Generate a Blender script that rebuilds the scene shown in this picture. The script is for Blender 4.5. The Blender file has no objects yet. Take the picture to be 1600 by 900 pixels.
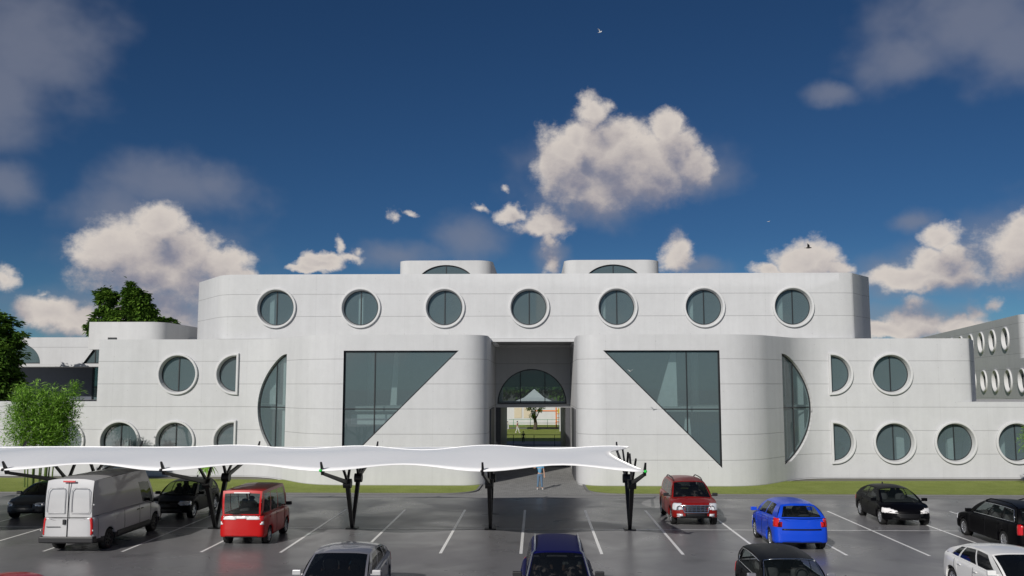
import bpy, bmesh, math, random
from mathutils import Vector, Matrix
from mathutils.geometry import delaunay_2d_cdt
from mathutils.bvhtree import BVHTree
from math import sin, cos, pi, radians, sqrt, atan2

S = bpy.context.scene
C = S.collection
# ------------------------------------------------------------------ camera
cd = bpy.data.cameras.new('camera'); cam = bpy.data.objects.new('camera', cd); C.objects.link(cam)
cam.location = (0, 0, 6.0)
cam.rotation_euler = (radians(90) + math.atan(150/1400), 0, math.atan(38/1400))
cd.sensor_width = 36; cd.lens = 31.5; cd.clip_start = 0.5; cd.clip_end = 6000
S.camera = cam
S.view_settings.view_transform = 'Standard'; S.view_settings.look = 'None'
S.view_settings.gamma = 1; S.view_settings.use_curve_mapping = False
S.view_settings.exposure = 0.0
S.cycles.max_bounces = 7; S.cycles.diffuse_bounces = 3; S.cycles.transparent_max_bounces = 12
# ------------------------------------------------------------------ node helper
class NB:
    """tiny expression builder for shader nodes"""
    def __init__(s, tree): s.t = tree; s.n = tree.nodes; s.l = tree.links
    def node(s, kind, **kw):
        n = s.n.new(kind)
        for k, v in kw.items(): setattr(n, k, v)
        return n
    def put(s, sock, v):
        if isinstance(v, bpy.types.NodeSocket): s.l.new(v, sock)
        elif isinstance(v, (tuple, list)):
            v = tuple(v)
            if sock.type == 'RGBA' and len(v) == 3: v = v + (1,)
            sock.default_value = v
        else: sock.default_value = v
    def m(s, op, a, b=0.0, c=None, clamp=False):
        n = s.node('ShaderNodeMath', operation=op, use_clamp=clamp)
        s.put(n.inputs[0], a); s.put(n.inputs[1], b)
        if c is not None: s.put(n.inputs[2], c)
        return n.outputs[0]
    def v(s, op, a, b=(0, 0, 0)):
        n = s.node('ShaderNodeVectorMath', operation=op)
        s.put(n.inputs[0], a)
        if op == 'SCALE': s.put(n.inputs['Scale'], b)
        else: s.put(n.inputs[1], b)
        return n.outputs['Value'] if op in ('LENGTH', 'DOT_PRODUCT', 'DISTANCE') else n.outputs['Vector']
    def sep(s, a):
        n = s.node('ShaderNodeSeparateXYZ'); s.put(n.inputs[0], a); return n.outputs
    def com(s, x, y, z=0.0):
        n = s.node('ShaderNodeCombineXYZ'); s.put(n.inputs[0], x); s.put(n.inputs[1], y); s.put(n.inputs[2], z); return n.outputs[0]
    def noise(s, vec, scale, detail=3.0, rough=.5, out='Fac', dist=0.0):
        n = s.node('ShaderNodeTexNoise'); s.put(n.inputs['Vector'], vec)
        n.inputs['Scale'].default_value = scale; n.inputs['Detail'].default_value = detail
        n.inputs['Roughness'].default_value = rough; n.inputs['Distortion'].default_value = dist
        return n.outputs[out]
    def ramp(s, fac, stops, interp='LINEAR'):
        n = s.node('ShaderNodeValToRGB'); s.put(n.inputs[0], fac); cr = n.color_ramp; cr.interpolation = interp
        while len(cr.elements) < len(stops): cr.elements.new(.5)
        for e, (p, c) in zip(cr.elements, stops):
            e.position = p; e.color = (c, c, c, 1) if isinstance(c, (int, float)) else tuple(c) + (1,)
        return n.outputs[0]
    def mix(s, f, a, b, blend='MIX'):
        n = s.node('ShaderNodeMix', data_type='RGBA', blend_type=blend)
        s.put(n.inputs[0], f); s.put(n.inputs[6], a); s.put(n.inputs[7], b); return n.outputs[2]
    def smooth(s, x, a, b):
        n = s.node('ShaderNodeMapRange', interpolation_type='SMOOTHSTEP')
        s.put(n.inputs[0], x); n.inputs[1].default_value = a; n.inputs[2].default_value = b
        return n.outputs[0]
# ------------------------------------------------------------------ world
SUN_EL, SUN_AZ = radians(29), radians(25.8)      # light travels towards (sin az, cos az)
CR = [(0.128, 0.256, 0.037, 0.03), (0.157, 0.257, 0.03, 0.036), (0.161, 0.286, 0.01, 0.016), (0.049, 0.272, 0.026, 0.03), (0.045, 0.223, 0.044, 0.03), (0.082, 0.261, 0.05, 0.036), (0.063, 0.213, 0.043, 0.026), (0.118, 0.243, 0.057, 0.036), (0.171, 0.241, 0.032, 0.024), (-0.427, 0.135, 0.04, 0.029), (-0.38, 0.134, 0.04, 0.036), (-0.391, 0.106, 0.06, 0.029), (0.414, 0.122, 0.03, 0.017), (0.005, 0.174, 0.027, 0.014), (-0.24, 0.131, 0.028, 0.007), (0.089, 0.25, 0.082, 0.044), (0.064, 0.3, 0.023, 0.021), (0.15, 0.279, 0.023, 0.027), (0.035, 0.252, 0.039, 0.039), (0.117, 0.222, 0.067, 0.03), (0.177, 0.233, 0.029, 0.019), (0.074, 0.219, 0.05, 0.029), (0.005, 0.179, 0.034, 0.019), (0.015, 0.162, 0.011, 0.016), (-0.031, 0.194, 0.021, 0.012), (-0.062, 0.198, 0.009, 0.005), (-0.143, 0.194, 0.011, 0.004), (-0.161, 0.188, 0.006, 0.007), (-0.037, 0.219, 0.006, 0.004), (-0.406, 0.164, 0.032, 0.027), (-0.384, 0.17, 0.009, 0.011), (-0.442, 0.136, 0.051, 0.036), (-0.478, 0.139, 0.01, 0.007), (-0.413, 0.112, 0.07, 0.043), (-0.35, 0.125, 0.042, 0.026), (-0.324, 0.121, 0.027, 0.01), (-0.396, 0.073, 0.073, 0.036), (-0.506, 0.068, 0.03, 0.021), (-0.48, 0.061, 0.026, 0.016), (-0.547, 0.1, 0.019, 0.014), (-0.511, 0.089, 0.004, 0.004), (-0.22, 0.155, 0.006, 0.011), (-0.209, 0.142, 0.018, 0.007), (-0.233, 0.137, 0.022, 0.009), (-0.255, 0.126, 0.024, 0.007), (-0.202, 0.149, 0.007, 0.006), (0.157, 0.141, 0.022, 0.023), (0.292, 0.134, 0.041, 0.023), (0.256, 0.124, 0.024, 0.009), (0.325, 0.124, 0.02, 0.011), (0.428, 0.15, 0.022, 0.017), (0.41, 0.132, 0.023, 0.013), (0.434, 0.128, 0.019, 0.019), (0.396, 0.066, 0.036, 0.019), (0.394, 0.079, 0.02, 0.013), (0.449, 0.075, 0.013, 0.014), (0.463, 0.082, 0.011, 0.01), (0.437, 0.064, 0.026, 0.011), (0.492, 0.155, 0.019, 0.019), (0.404, 0.11, 0.058, 0.017), (0.366, 0.059, 0.04, 0.011), (0.496, 0.13, 0.037, 0.036), (0.016, 0.137, 0.011, 0.021)]
SF = [(0.089, 0.237, 0.135, 0.061), (0.06, 0.202, 0.078, 0.032), (0.174, 0.223, 0.063, 0.029), (-0.395, 0.206, 0.107, 0.041), (-0.357, 0.212, 0.047, 0.032), (-0.45, 0.176, 0.065, 0.043), (-0.405, 0.133, 0.113, 0.061), (-0.528, 0.33, 0.088, 0.093), (-0.559, 0.276, 0.074, 0.064), (-0.549, 0.192, 0.044, 0.029), (0.452, 0.357, 0.109, 0.064), (0.402, 0.328, 0.072, 0.036), (0.496, 0.326, 0.062, 0.057), (0.451, 0.12, 0.108, 0.043), (0.491, 0.136, 0.068, 0.061), (0.38, 0.111, 0.072, 0.032), (0.378, 0.065, 0.105, 0.029), (-0.071, 0.164, 0.057, 0.032), (-0.156, 0.145, 0.064, 0.021), (0.325, 0.301, 0.034, 0.016), (0.016, 0.142, 0.029, 0.029), (-0.492, 0.07, 0.07, 0.032), (0.179, 0.125, 0.042, 0.014), (0.401, 0.166, 0.033, 0.016)]
def cloud_group(name, blobs, warp, nscale, namp, lo, hi, detail, rough):
    g = bpy.data.node_groups.new(name, 'ShaderNodeTree')
    g.interface.new_socket('P', in_out='INPUT', socket_type='NodeSocketVector')
    g.interface.new_socket('D', in_out='OUTPUT', socket_type='NodeSocketFloat')
    g.interface.new_socket('R', in_out='OUTPUT', socket_type='NodeSocketFloat')
    b = NB(g); gi = b.node('NodeGroupInput'); go = b.node('NodeGroupOutput')
    P = gi.outputs[0]
    w = b.noise(P, 16, 5, .6, out='Color'); w = b.v('SUBTRACT', w, (.5, .5, .5)); w = b.v('SCALE', w, warp)
    Q = b.v('ADD', P, w); Q = b.v('MULTIPLY', Q, (1, 1, 0))
    acc = None
    for a, e, ra, re in blobs:
        if max(ra, re) > .03: ra *= 1.06; re *= 1.05
        d = b.v('MULTIPLY', b.v('SUBTRACT', Q, (a, e, 0)), (1/ra, 1/re, 0))
        f = b.m('SUBTRACT', 1.0, b.v('LENGTH', d))
        k = min(1.0, (max(ra, re)/.030)**.7)
        if k < 1: f = b.m('MULTIPLY', f, k)
        acc = f if acc is None else b.m('SMOOTH_MAX', acc, f, .12)
    az = b.sep(P)[0]; away = b.smooth(b.m('ABSOLUTE', az), .72, 1.0)
    gen = b.m('SUBTRACT', b.m('MULTIPLY', b.noise(b.v('MULTIPLY', P, (1, 2.2, 1)), 2.6, 2, .5), 5.0), 2.75)
    acc = b.m('MAXIMUM', acc, b.m('SUBTRACT', gen, b.m('MULTIPLY', b.m('SUBTRACT', 1.0, away), 6.0)))
    n = b.noise(b.v('MULTIPLY', P, (1, 1.25, 1)), nscale, detail, rough)
    n = b.m('MULTIPLY', b.m('SUBTRACT', n, .5), namp)
    raw = b.m('ADD', acc, n); d = b.smooth(raw, lo, hi)
    b.l.new(d, go.inputs[0]); b.l.new(raw, go.inputs[1])
    return g

w = bpy.data.worlds.new('World'); S.world = w; w.use_nodes = True
nt = w.node_tree; nt.nodes.clear(); b = NB(nt)
sky = b.node('ShaderNodeTexSky', sky_type='NISHITA'); sky.sun_disc = False
sky.sun_elevation = SUN_EL; sky.sun_rotation = pi + SUN_AZ
sky.altitude = 1500; sky.air_density = .9; sky.dust_density = .1; sky.ozone_density = 4.0
tc = b.node('ShaderNodeTexCoord'); D = b.sep(tc.outputs['Generated'])
P = b.com(b.m('ARCTAN2', D[0], D[1]), b.m('ARCSINE', D[2]), 0.0)
gc = cloud_group('cumulus', CR, .046, 26, 1.2, -.08, .46, 8, .66)
gs = cloud_group('veil', SF, .03, 15, 1.1, -.05, .95, 3, .55)
def call(g, p):
    n = b.node('ShaderNodeGroup'); n.node_tree = g; b.put(n.inputs[0], p); return n.outputs
o0 = call(gc, P); o1 = call(gc, b.v('ADD', P, (-.010, .032, 0))); s0 = call(gs, P)[0]
d0 = o0[0]; soft = b.smooth(o0[1], -.25, 1.0)
lit = b.m('MULTIPLY', b.m('SUBTRACT', o0[1], o1[1]), .50)
lit = b.m('MINIMUM', b.m('MAXIMUM', lit, -.42), .36)
lit = b.m('ADD', b.m('ADD', .50, lit), b.m('MULTIPLY', b.m('SUBTRACT', .55, b.m('MINIMUM', o0[1], 1.0)), .28), clamp=True)
d0 = b.m('ADD', soft, b.m('MULTIPLY', b.m('SUBTRACT', d0, soft), b.smooth(lit, .30, .62)))
ccol = b.ramp(lit, [(0.0, (.17, .19, .27)), (.35, (.30, .295, .36)), (.62, (.56, .51, .50)), (1.0, (.88, .80, .72))])
low = b.smooth(D[2], .17, .03)
skyc = b.v('MULTIPLY', sky.outputs[0], b.mix(low, (.33, .55, .72), (.46, .72, .82)))
# the Background runs at strength 0.05, so the cloud radiance is written twenty times up
base = b.mix(b.m('MULTIPLY', s0, .58), skyc, (4.4, 4.7, 5.9))
cc = b.v('SCALE', ccol, 17.0)
full = b.mix(b.m('MULTIPLY', d0, .95), base, cc)
up = b.smooth(D[2], -.02, .02)
fin = b.mix(up, skyc, full)
bg = b.node('ShaderNodeBackground'); b.put(bg.inputs[0], fin); bg.inputs[1].default_value = .05
w.cycles.sampling_method = 'MANUAL'; w.cycles.sample_map_resolution = 512
wo = b.node('ShaderNodeOutputWorld'); b.l.new(bg.outputs[0], wo.inputs[0])
# ------------------------------------------------------------------ sun
sd = bpy.data.lights.new('sun', 'SUN'); so = bpy.data.objects.new('sun', sd); C.objects.link(so)
sd.energy = 3.7; sd.angle = radians(.5); sd.color = (1.0, .955, .89)
dv = Vector((sin(SUN_AZ)*cos(SUN_EL), cos(SUN_AZ)*cos(SUN_EL), -sin(SUN_EL)))
so.rotation_euler = dv.to_track_quat('-Z', 'Y').to_euler(); so.location = (-30, -40, 40)
# ------------------------------------------------------------------ materials
M = {}
def mat(name):
    m = bpy.data.materials.new(name); m.use_nodes = True; nt = m.node_tree; nt.nodes.clear()
    b = NB(nt); p = b.node('ShaderNodeBsdfPrincipled'); o = b.node('ShaderNodeOutputMaterial'); b.l.new(p.outputs[0], o.inputs[0])
    M[name] = m; b.p = p; b.o = o
    return b
def bump(b, h, strength, dist=.02):
    n = b.node('ShaderNodeBump'); b.put(n.inputs['Height'], h); n.inputs['Strength'].default_value = strength
    n.inputs['Distance'].default_value = dist; b.l.new(n.outputs[0], b.p.inputs['Normal'])
def simple(name, col, rough=.5, metal=0.0, var=.12, scale=3.0, coat=0.0, spec=.5):
    b = mat(name); g = b.node('ShaderNodeNewGeometry')
    n = b.noise(g.outputs['Position'], scale, 4, .6)
    f = b.m('ADD', 1 - var, b.m('MULTIPLY', n, 2 * var))
    b.put(b.p.inputs['Base Color'], b.v('SCALE', tuple(col), f))
    b.p.inputs['Roughness'].default_value = rough; b.p.inputs['Metallic'].default_value = metal
    b.p.inputs['Coat Weight'].default_value = coat; b.p.inputs['Coat Roughness'].default_value = .05
    b.p.inputs['Specular IOR Level'].default_value = spec
    return b
def paint(name, col, rough=.32, metal=0.0, coat=.6, spec=.4):
    b = simple(name, col, rough, metal, .05, 1.2, coat, spec)
    return M[name]
def concrete(name, col, joints=True):
    b = mat(name); g = b.node('ShaderNodeNewGeometry'); pos = g.outputs['Position']
    uv = b.node('ShaderNodeUVMap'); U = b.sep(uv.outputs[0]); PZ = b.sep(pos)[2]
    big = b.noise(pos, .35, 4, .6); mid = b.noise(pos, 2.3, 5, .65); fine = b.noise(pos, 22, 3, .7)
    streak = b.noise(b.v('MULTIPLY', pos, (2.2, 2.2, .16)), 1.0, 4, .6)
    f = b.m('ADD', .93, b.m('MULTIPLY', b.m('SUBTRACT', big, .5), .15))
    f = b.m('ADD', f, b.m('MULTIPLY', b.m('SUBTRACT', mid, .5), .10))
    f = b.m('ADD', f, b.m('MULTIPLY', b.m('SUBTRACT', fine, .5), .12))
    f = b.m('ADD', f, b.m('MULTIPLY', b.m('SUBTRACT', streak, .5), .15))
    h = b.m('MULTIPLY', b.m('SUBTRACT', mid, .5), .3)
    if joints:
        jz = b.m('ABSOLUTE', b.m('SUBTRACT', b.m('FRACT', b.m('ADD', b.m('DIVIDE', PZ, 1.485), 10.4596)), .5))   # joint heights 6 + 1.485 k
        jz = b.smooth(jz, .007, .016)
        jx = b.m('ABSOLUTE', b.m('SUBTRACT', b.m('FRACT', b.m('DIVIDE', U[0], 2.97)), .5)); jx = b.smooth(jx, .002, .0045)
        # form-tie holes and small voids
        tx = b.m('SUBTRACT', b.m('FRACT', b.m('DIVIDE', U[0], .99)), .5); tz = b.m('SUBTRACT', b.m('FRACT', b.m('DIVIDE', U[1], .7425)), .5)
        th = b.smooth(b.v('LENGTH', b.com(b.m('MULTIPLY', tx, .99), b.m('MULTIPLY', tz, .7425))), .018, .035)
        keep = b.smooth(b.noise(pos, 1.9, 2, .5), .56, .60)
        th = b.m('MAXIMUM', th, b.m('SUBTRACT', 1.0, keep))
        f = b.m('MULTIPLY', f, b.m('ADD', .68, b.m('MULTIPLY', jz, .32)))
        f = b.m('MULTIPLY', f, b.m('ADD', .90, b.m('MULTIPLY', jx, .10)))
        f = b.m('MULTIPLY', f, b.m('ADD', .80, b.m('MULTIPLY', th, .20)))
        h = b.m('ADD', h, jz)
    b.put(b.p.inputs['Base Color'], b.v('SCALE', tuple(col), f))
    b.p.inputs['Roughness'].default_value = .85; b.p.inputs['Specular IOR Level'].default_value = .25
    bump(b, h, .5, .02)
concrete('concrete', (.59, .597, .607)); concrete('render_white', (.59, .595, .60), False)
concrete('surround', (.64, .645, .65), False)
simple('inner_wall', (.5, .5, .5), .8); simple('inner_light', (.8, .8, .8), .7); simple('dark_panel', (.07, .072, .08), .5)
simple('slate_panel', (.10, .115, .15), .55); simple('roof_felt', (.45, .45, .44), .9)
simple('soffit', (.30, .30, .30), .85)
def glass(name, tint, transp, refl_rough=.03, dark=(.03, .04, .042)):
    b = mat(name); nt = b.t
    tr = b.node('ShaderNodeBsdfTransparent'); tr.inputs[0].default_value = tuple(tint) + (1,)
    mx = b.node('ShaderNodeMixShader'); mx.inputs[0].default_value = transp
    b.p.inputs['Base Color'].default_value = tuple(dark) + (1,); b.p.inputs['Roughness'].default_value = refl_rough
    b.p.inputs['IOR'].default_value = 1.65; b.p.inputs['Specular IOR Level'].default_value = .8
    b.l.new(b.p.outputs[0], mx.inputs[1]); b.l.new(tr.outputs[0], mx.inputs[2]); b.l.new(mx.outputs[0], b.o.inputs[0])
glass('window_glass', (.62, .74, .74), .50, .02, (.17, .235, .255))
glass('car_glass', (.35, .38, .38), .42, .02, (.008, .009, .010))
glass('car_glass_clear', (.80, .86, .84), .80, .02, (.02, .025, .025))
simple('frame_dark', (.022, .025, .028), .4); simple('black_steel', (.008, .008, .010), .42)
simple('rubber', (.012, .012, .012), .75); simple('black_plastic', (.014, .014, .016), .5)
simple('interior', (.010, .010, .012), .8); simple('seat_cloth', (.045, .045, .05), .9)
simple('alloy', (.62, .63, .65), .25, .85); simple('chrome', (.75, .76, .78), .12, 1.0)
simple('lamp_clear', (.82, .84, .88), .12, .25, coat=1.0); simple('lamp_red', (.55, .01, .01), .15, 0, coat=1.0)
simple('lamp_white', (.85, .83, .83), .2, 0, coat=.6); simple('plate', (.7, .7, .68), .5); simple('grille_black', (.006, .006, .007), .4)
simple('green_cap', (.02, .55, .06), .5); simple('line_paint', (.90, .90, .89), .30, 0, .10, 6)
paint('paint_silver', (.50, .50, .51), .35, .15); paint('paint_charcoal', (.035, .037, .042)); paint('paint_black', (.002, .002, .003), .40, 0, .0, .10)
paint('paint_red', (.47, .006, .006), .32, 0, .3, .3); paint('paint_maroon', (.21, .008, .006), .35, 0, .3, .3); paint('paint_blue', (.006, .060, .58), .35, 0, .3, .3)
paint('paint_navy', (.003, .004, .060), .5, .0, 0, .15); paint('paint_white', (.78, .78, .77)); paint('paint_greysilver', (.22, .22, .25), .35, .3)
b = simple('membrane', (.96, .96, .965), .5, 0, .01); b.p.inputs['Sheen Weight'].default_value = .9; b.p.inputs['Sheen Roughness'].default_value = .35
b = mat('asphalt'); g = b.node('ShaderNodeNewGeometry'); pos = g.outputs['Position']
big = b.noise(pos, .16, 5, .6, dist=.6); mid = b.noise(pos, 1.1, 5, .65); fine = b.noise(pos, 60, 2, .7)
oil = b.smooth(b.noise(pos, .45, 3, .5), .60, .72)
f = b.m('ADD', .72, b.m('MULTIPLY', big, .32)); f = b.m('ADD', f, b.m('MULTIPLY', mid, .16)); f = b.m('ADD', f, b.m('MULTIPLY', fine, .14))
f = b.m('MULTIPLY', f, b.m('SUBTRACT', 1.0, b.m('MULTIPLY', oil, .22)))
b.put(b.p.inputs['Base Color'], b.v('SCALE', (.172, .170, .178), f))
r = b.m('ADD', .27, b.m('MULTIPLY', b.smooth(b.noise(pos, .30, 4, .55, dist=.8), .35, .70), .16))
b.put(b.p.inputs['Roughness'], r); b.p.inputs['Specular IOR Level'].default_value = .36
bump(b, b.m('ADD', fine, b.m('MULTIPLY', mid, .4)), .10, .01)
b = mat('lawn'); g = b.node('ShaderNodeNewGeometry'); pos = g.outputs['Position']
n1 = b.noise(pos, 14, 4, .75); n2 = b.noise(pos, .7, 4, .6)
c = b.ramp(b.m('ADD', b.m('MULTIPLY', n1, .7), b.m('MULTIPLY', n2, .3)), [(.3, (.14, .18, .030)), (.5, (.24, .29, .070)), (.7, (.35, .39, .12))])
b.put(b.p.inputs['Base Color'], c); b.p.inputs['Roughness'].default_value = .9; b.p.inputs['Specular IOR Level'].default_value = .15
bump(b, n1, .8, .06)
b = mat('paving'); g = b.node('ShaderNodeNewGeometry'); pos = g.outputs['Position']
br = b.node('ShaderNodeTexBrick'); b.put(br.inputs['Vector'], pos); br.inputs['Scale'].default_value = 1.0
br.inputs['Brick Width'].default_value = .24; br.inputs['Row Height'].default_value = .12; br.inputs['Mortar Size'].default_value = .008
br.inputs['Color1'].default_value = (.28, .28, .275, 1); br.inputs['Color2'].default_value = (.19, .19, .187, 1); br.inputs['Mortar'].default_value = (.12, .12, .115, 1)
n1 = b.noise(pos, .8, 4, .6); b.put(b.p.inputs['Base Color'], b.v('SCALE', br.outputs[0], b.m('ADD', .85, b.m('MULTIPLY', n1, .4))))
b.p.inputs['Roughness'].default_value = .8
simple('footpath', (.22, .22, .22), .75, 0, .14, 2); simple('kerb', (.17, .17, .17), .8, 0, .15, 4); simple('earth', (.16, .155, .12), .95, 0, .2, .2)
def leafmat(name, c0, c1, c2):
    b = mat(name); g = b.node('ShaderNodeNewGeometry')
    rnd = g.outputs['Random Per Island']; n = b.noise(g.outputs['Position'], .9, 3, .5)
    c = b.ramp(b.m('ADD', b.m('MULTIPLY', rnd, .55), b.m('MULTIPLY', n, .45)), [(.15, c0), (.5, c1), (.85, c2)])
    b.put(b.p.inputs['Base Color'], c); b.p.inputs['Roughness'].default_value = .5; b.p.inputs['Specular IOR Level'].default_value = .35
    tl = b.node('ShaderNodeBsdfTranslucent'); b.put(tl.inputs[0], c)
    mx = b.node('ShaderNodeMixShader'); mx.inputs[0].default_value = .25
    b.l.new(b.p.outputs[0], mx.inputs[1]); b.l.new(tl.outputs[0], mx.inputs[2]); b.l.new(mx.outputs[0], b.o.inputs[0])
leafmat('leaf_bamboo', (.10, .22, .022), (.22, .42, .05), (.36, .58, .12))
leafmat('leaf_dark', (.020, .050, .008), (.060, .135, .016), (.16, .28, .04))
leafmat('leaf_mid', (.03, .075, .010), (.08, .17, .02), (.19, .32, .045))
simple('bark', (.07, .055, .04), .9, 0, .3, 6); simple('culm', (.10, .15, .035), .5, 0, .3, 3)
simple('skin', (.50, .30, .21), .55); simple('skin_dark', (.22, .12, .08), .55); simple('hair', (.02, .014, .01), .6)
simple('cloth_blue', (.12, .33, .52), .85); simple('denim', (.10, .17, .26), .9); simple('shoe', (.55, .55, .55), .6)
simple('cloth_pink', (.55, .30, .34), .85); simple('cloth_dark', (.02, .022, .03), .85); simple('cloth_white', (.6, .6, .6), .85)
simple('fence_green', (.02, .22, .09), .5); simple('orange_paint', (.75, .22, .04), .5); simple('yellow_paint', (.75, .55, .03), .5)
simple('beige_panel', (.55, .48, .36), .7); simple('tent_fabric', (.80, .80, .82), .6, 0, .03); simple('feather_white', (.8, .8, .8), .7); simple('feather_dark', (.02, .02, .02), .7)
# ------------------------------------------------------------------ object helpers
def tag(o, label=None, cat=None, group=None, kind=None):
    if label: o['label'] = label
    if cat: o['category'] = cat
    if group: o['group'] = group
    if kind: o['kind'] = kind
    return o
def thing(name, label, cat, loc=(0, 0, 0), rz=0.0, group=None):
    o = bpy.data.objects.new(name, None); C.objects.link(o); o.empty_display_size = .3
    o.location = loc; o.rotation_euler = (0, 0, rz)
    return tag(o, label, cat, group)
class MB:
    def __init__(s): s.v = []; s.f = []; s.sm = []; s.uv = []
    def add(s, vs, fs, smooth=False, uvs=None):
        k = len(s.v); s.v += [tuple(v) for v in vs]; s.f += [tuple(i + k for i in f) for f in fs]; s.sm += [smooth] * len(fs)
        s.uv += list(uvs) if uvs else [(0, 0)] * len(vs)
        return s
    def box(s, x0, x1, y0, y1, z0, z1, mtx=None):
        vs = [(x, y, z) for x in (x0, x1) for y in (y0, y1) for z in (z0, z1)]
        if mtx: vs = [tuple(mtx @ Vector(v)) for v in vs]
        return s.add(vs, [(0, 1, 3, 2), (4, 6, 7, 5), (0, 4, 5, 1), (2, 3, 7, 6), (0, 2, 6, 4), (1, 5, 7, 3)])
    def tube(s, pts, rad, n=8, caps=True, smooth=True):
        pts = [Vector(p) for p in pts]; rad = rad if isinstance(rad, (list, tuple)) else [rad] * len(pts)
        vs = []; ref = None
        for i, p in enumerate(pts):
            t = (pts[min(i+1, len(pts)-1)] - pts[max(i-1, 0)]).normalized()
            if ref is None: ref = Vector((0, 0, 1)) if abs(t.z) < .9 else Vector((1, 0, 0))
            u = t.cross(ref).normalized(); w_ = u.cross(t).normalized(); ref = w_
            for k in range(n):
                a = 2*pi*k/n; vs.append(p + (u*cos(a) + w_*sin(a)) * rad[i])
        fs = [(i*n+k, i*n+(k+1) % n, (i+1)*n+(k+1) % n, (i+1)*n+k) for i in range(len(pts)-1) for k in range(n)]
        s.add(vs, fs, smooth)
        if caps:
            m = len(pts)-1
            s.add([vs[k] for k in range(n)], [tuple(reversed(range(n)))]); s.add([vs[m*n+k] for k in range(n)], [tuple(range(n))])
        return s
    def lathe(s, prof, n=24, mtx=None, axis='y'):
        """prof: list of (r, h) revolved about an axis"""
        vs = []
        for r, h in prof:
            for k in range(n):
                a = 2*pi*k/n; x, z = r*cos(a), r*sin(a)
                v = Vector((x, h, z)) if axis == 'y' else Vector((x, z, h))
                vs.append(mtx @ v if mtx else v)
        fs = [(i*n+k, i*n+(k+1) % n, (i+1)*n+(k+1) % n, (i+1)*n+k) for i in range(len(prof)-1) for k in range(n)]
        return s.add(vs, fs, True)
    def ell(s, c, r, n=12, m=8, mtx=None):
        vs = [(c[0]+r[0]*sin(pi*j/m)*cos(2*pi*i/n), c[1]+r[1]*sin(pi*j/m)*sin(2*pi*i/n), c[2]+r[2]*cos(pi*j/m)) for j in range(m+1) for i in range(n)]
        if mtx: vs = [tuple(mtx @ Vector(v)) for v in vs]
        return s.add(vs, [(j*n+i, (j+1)*n+i, (j+1)*n+(i+1) % n, j*n+(i+1) % n) for j in range(m) for i in range(n)], True)
    def prism(s, poly, z0, z1):
        n = len(poly)
        s.add([(x, y, z0) for x, y in poly] + [(x, y, z1) for x, y in poly],
              [tuple(reversed(range(n))), tuple(range(n, 2*n))] + [(i, (i+1) % n, n+(i+1) % n, n+i) for i in range(n)])
        return s
    def build(s, name, m, parent=None, bevel=0.0, clean=True):
        me = bpy.data.meshes.new(name); me.from_pydata(s.v, [], s.f); me.materials.append(M[m] if isinstance(m, str) else m)
        me.polygons.foreach_set('use_smooth', s.sm)
        ul = me.uv_layers.new(name='UVMap')
        for i, l in enumerate(me.loops): ul.data[i].uv = s.uv[l.vertex_index]
        o = bpy.data.objects.new(name, me); C.objects.link(o)
        if parent: o.parent = parent
        if clean:
            bm = bmesh.new(); bm.from_mesh(me)
            bmesh.ops.dissolve_degenerate(bm, dist=1e-5, edges=bm.edges)
            bm.to_mesh(me); bm.free()
        if bevel:
            md = o.modifiers.new('bevel', 'BEVEL'); md.width = bevel; md.segments = 2; md.limit_method = 'ANGLE'; md.harden_normals = False
        return o
def copy_tree(o, parent=None):
    c = o.copy(); C.objects.link(c)
    if parent: c.parent = parent
    for ch in list(o.children): copy_tree(ch, c)
    return c
# ------------------------------------------------------------------ walls that follow a plan curve
class Path:
    """plan curve; outward normal is to the right of the direction of travel"""
    def __init__(s, start): s.p = [Vector(start)]; s.curved = []; s.S = [0.0]
    def line(s, x, y):
        q = Vector((x, y)); s.S.append(s.S[-1] + (q - s.p[-1]).length); s.p.append(q); s.curved.append(False); return s
    def arc(s, cx, cy, r, a0, a1, n=12):
        for i in range(1, n+1):
            a = a0 + (a1-a0)*i/n; q = Vector((cx + r*cos(a), cy + r*sin(a)))
            s.S.append(s.S[-1] + (q - s.p[-1]).length); s.p.append(q); s.curved.append(True)
        return s
    def done(s):
        n = len(s.p); seg = []
        for i in range(n-1):
            d = (s.p[i+1]-s.p[i]).normalized(); seg.append(Vector((d.y, -d.x)))
        s.N = []
        for i in range(n):
            a = seg[max(i-1, 0)]; c = seg[min(i, n-2)]
            s.N.append((a + c).normalized() if a.dot(c) > .9 else c)
        s.seg = seg; s.L = s.S[-1]; return s
    def at(s, t, off=0.0):
        t = min(max(t, 0), s.L)
        i = 0
        while i < len(s.seg)-1 and t > s.S[i+1]: i += 1
        k = (t - s.S[i]) / (s.S[i+1]-s.S[i])
        q = s.p[i].lerp(s.p[i+1], k)
        if s.curved[i]: nn = s.N[i].lerp(s.N[i+1], k).normalized()
        else: nn = s.seg[i]
        return Vector((q.x + nn.x*off, q.y + nn.y*off))
    def s_of_x(s, x):           # on the front-facing stretches
        for i in range(len(s.seg)):
            a, c = s.p[i].x, s.p[i+1].x
            if min(a, c) <= x <= max(a, c) and abs(a-c) > 1e-6 and s.seg[i].y < -.05: return s.S[i] + (x-a)/(c-a)*(s.S[i+1]-s.S[i])
        raise ValueError(x)
def inside(p, poly):
    x, y = p; c = False; n = len(poly)
    for i in range(n):
        x0, y0 = poly[i]; x1, y1 = poly[(i+1) % n]
        if (y0 > y) != (y1 > y) and x < (x1-x0)*(y-y0)/(y1-y0)+x0: c = not c
    return c
def segdist(p, poly):
    P_ = Vector(p); best = 1e9
    for i in range(len(poly)):
        a = Vector(poly[i]); c = Vector(poly[(i+1) % len(poly)]); d = c-a
        t = max(0, min(1, (P_-a).dot(d)/max(d.length_squared, 1e-12))); best = min(best, (P_-a-d*t).length)
    return best
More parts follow.
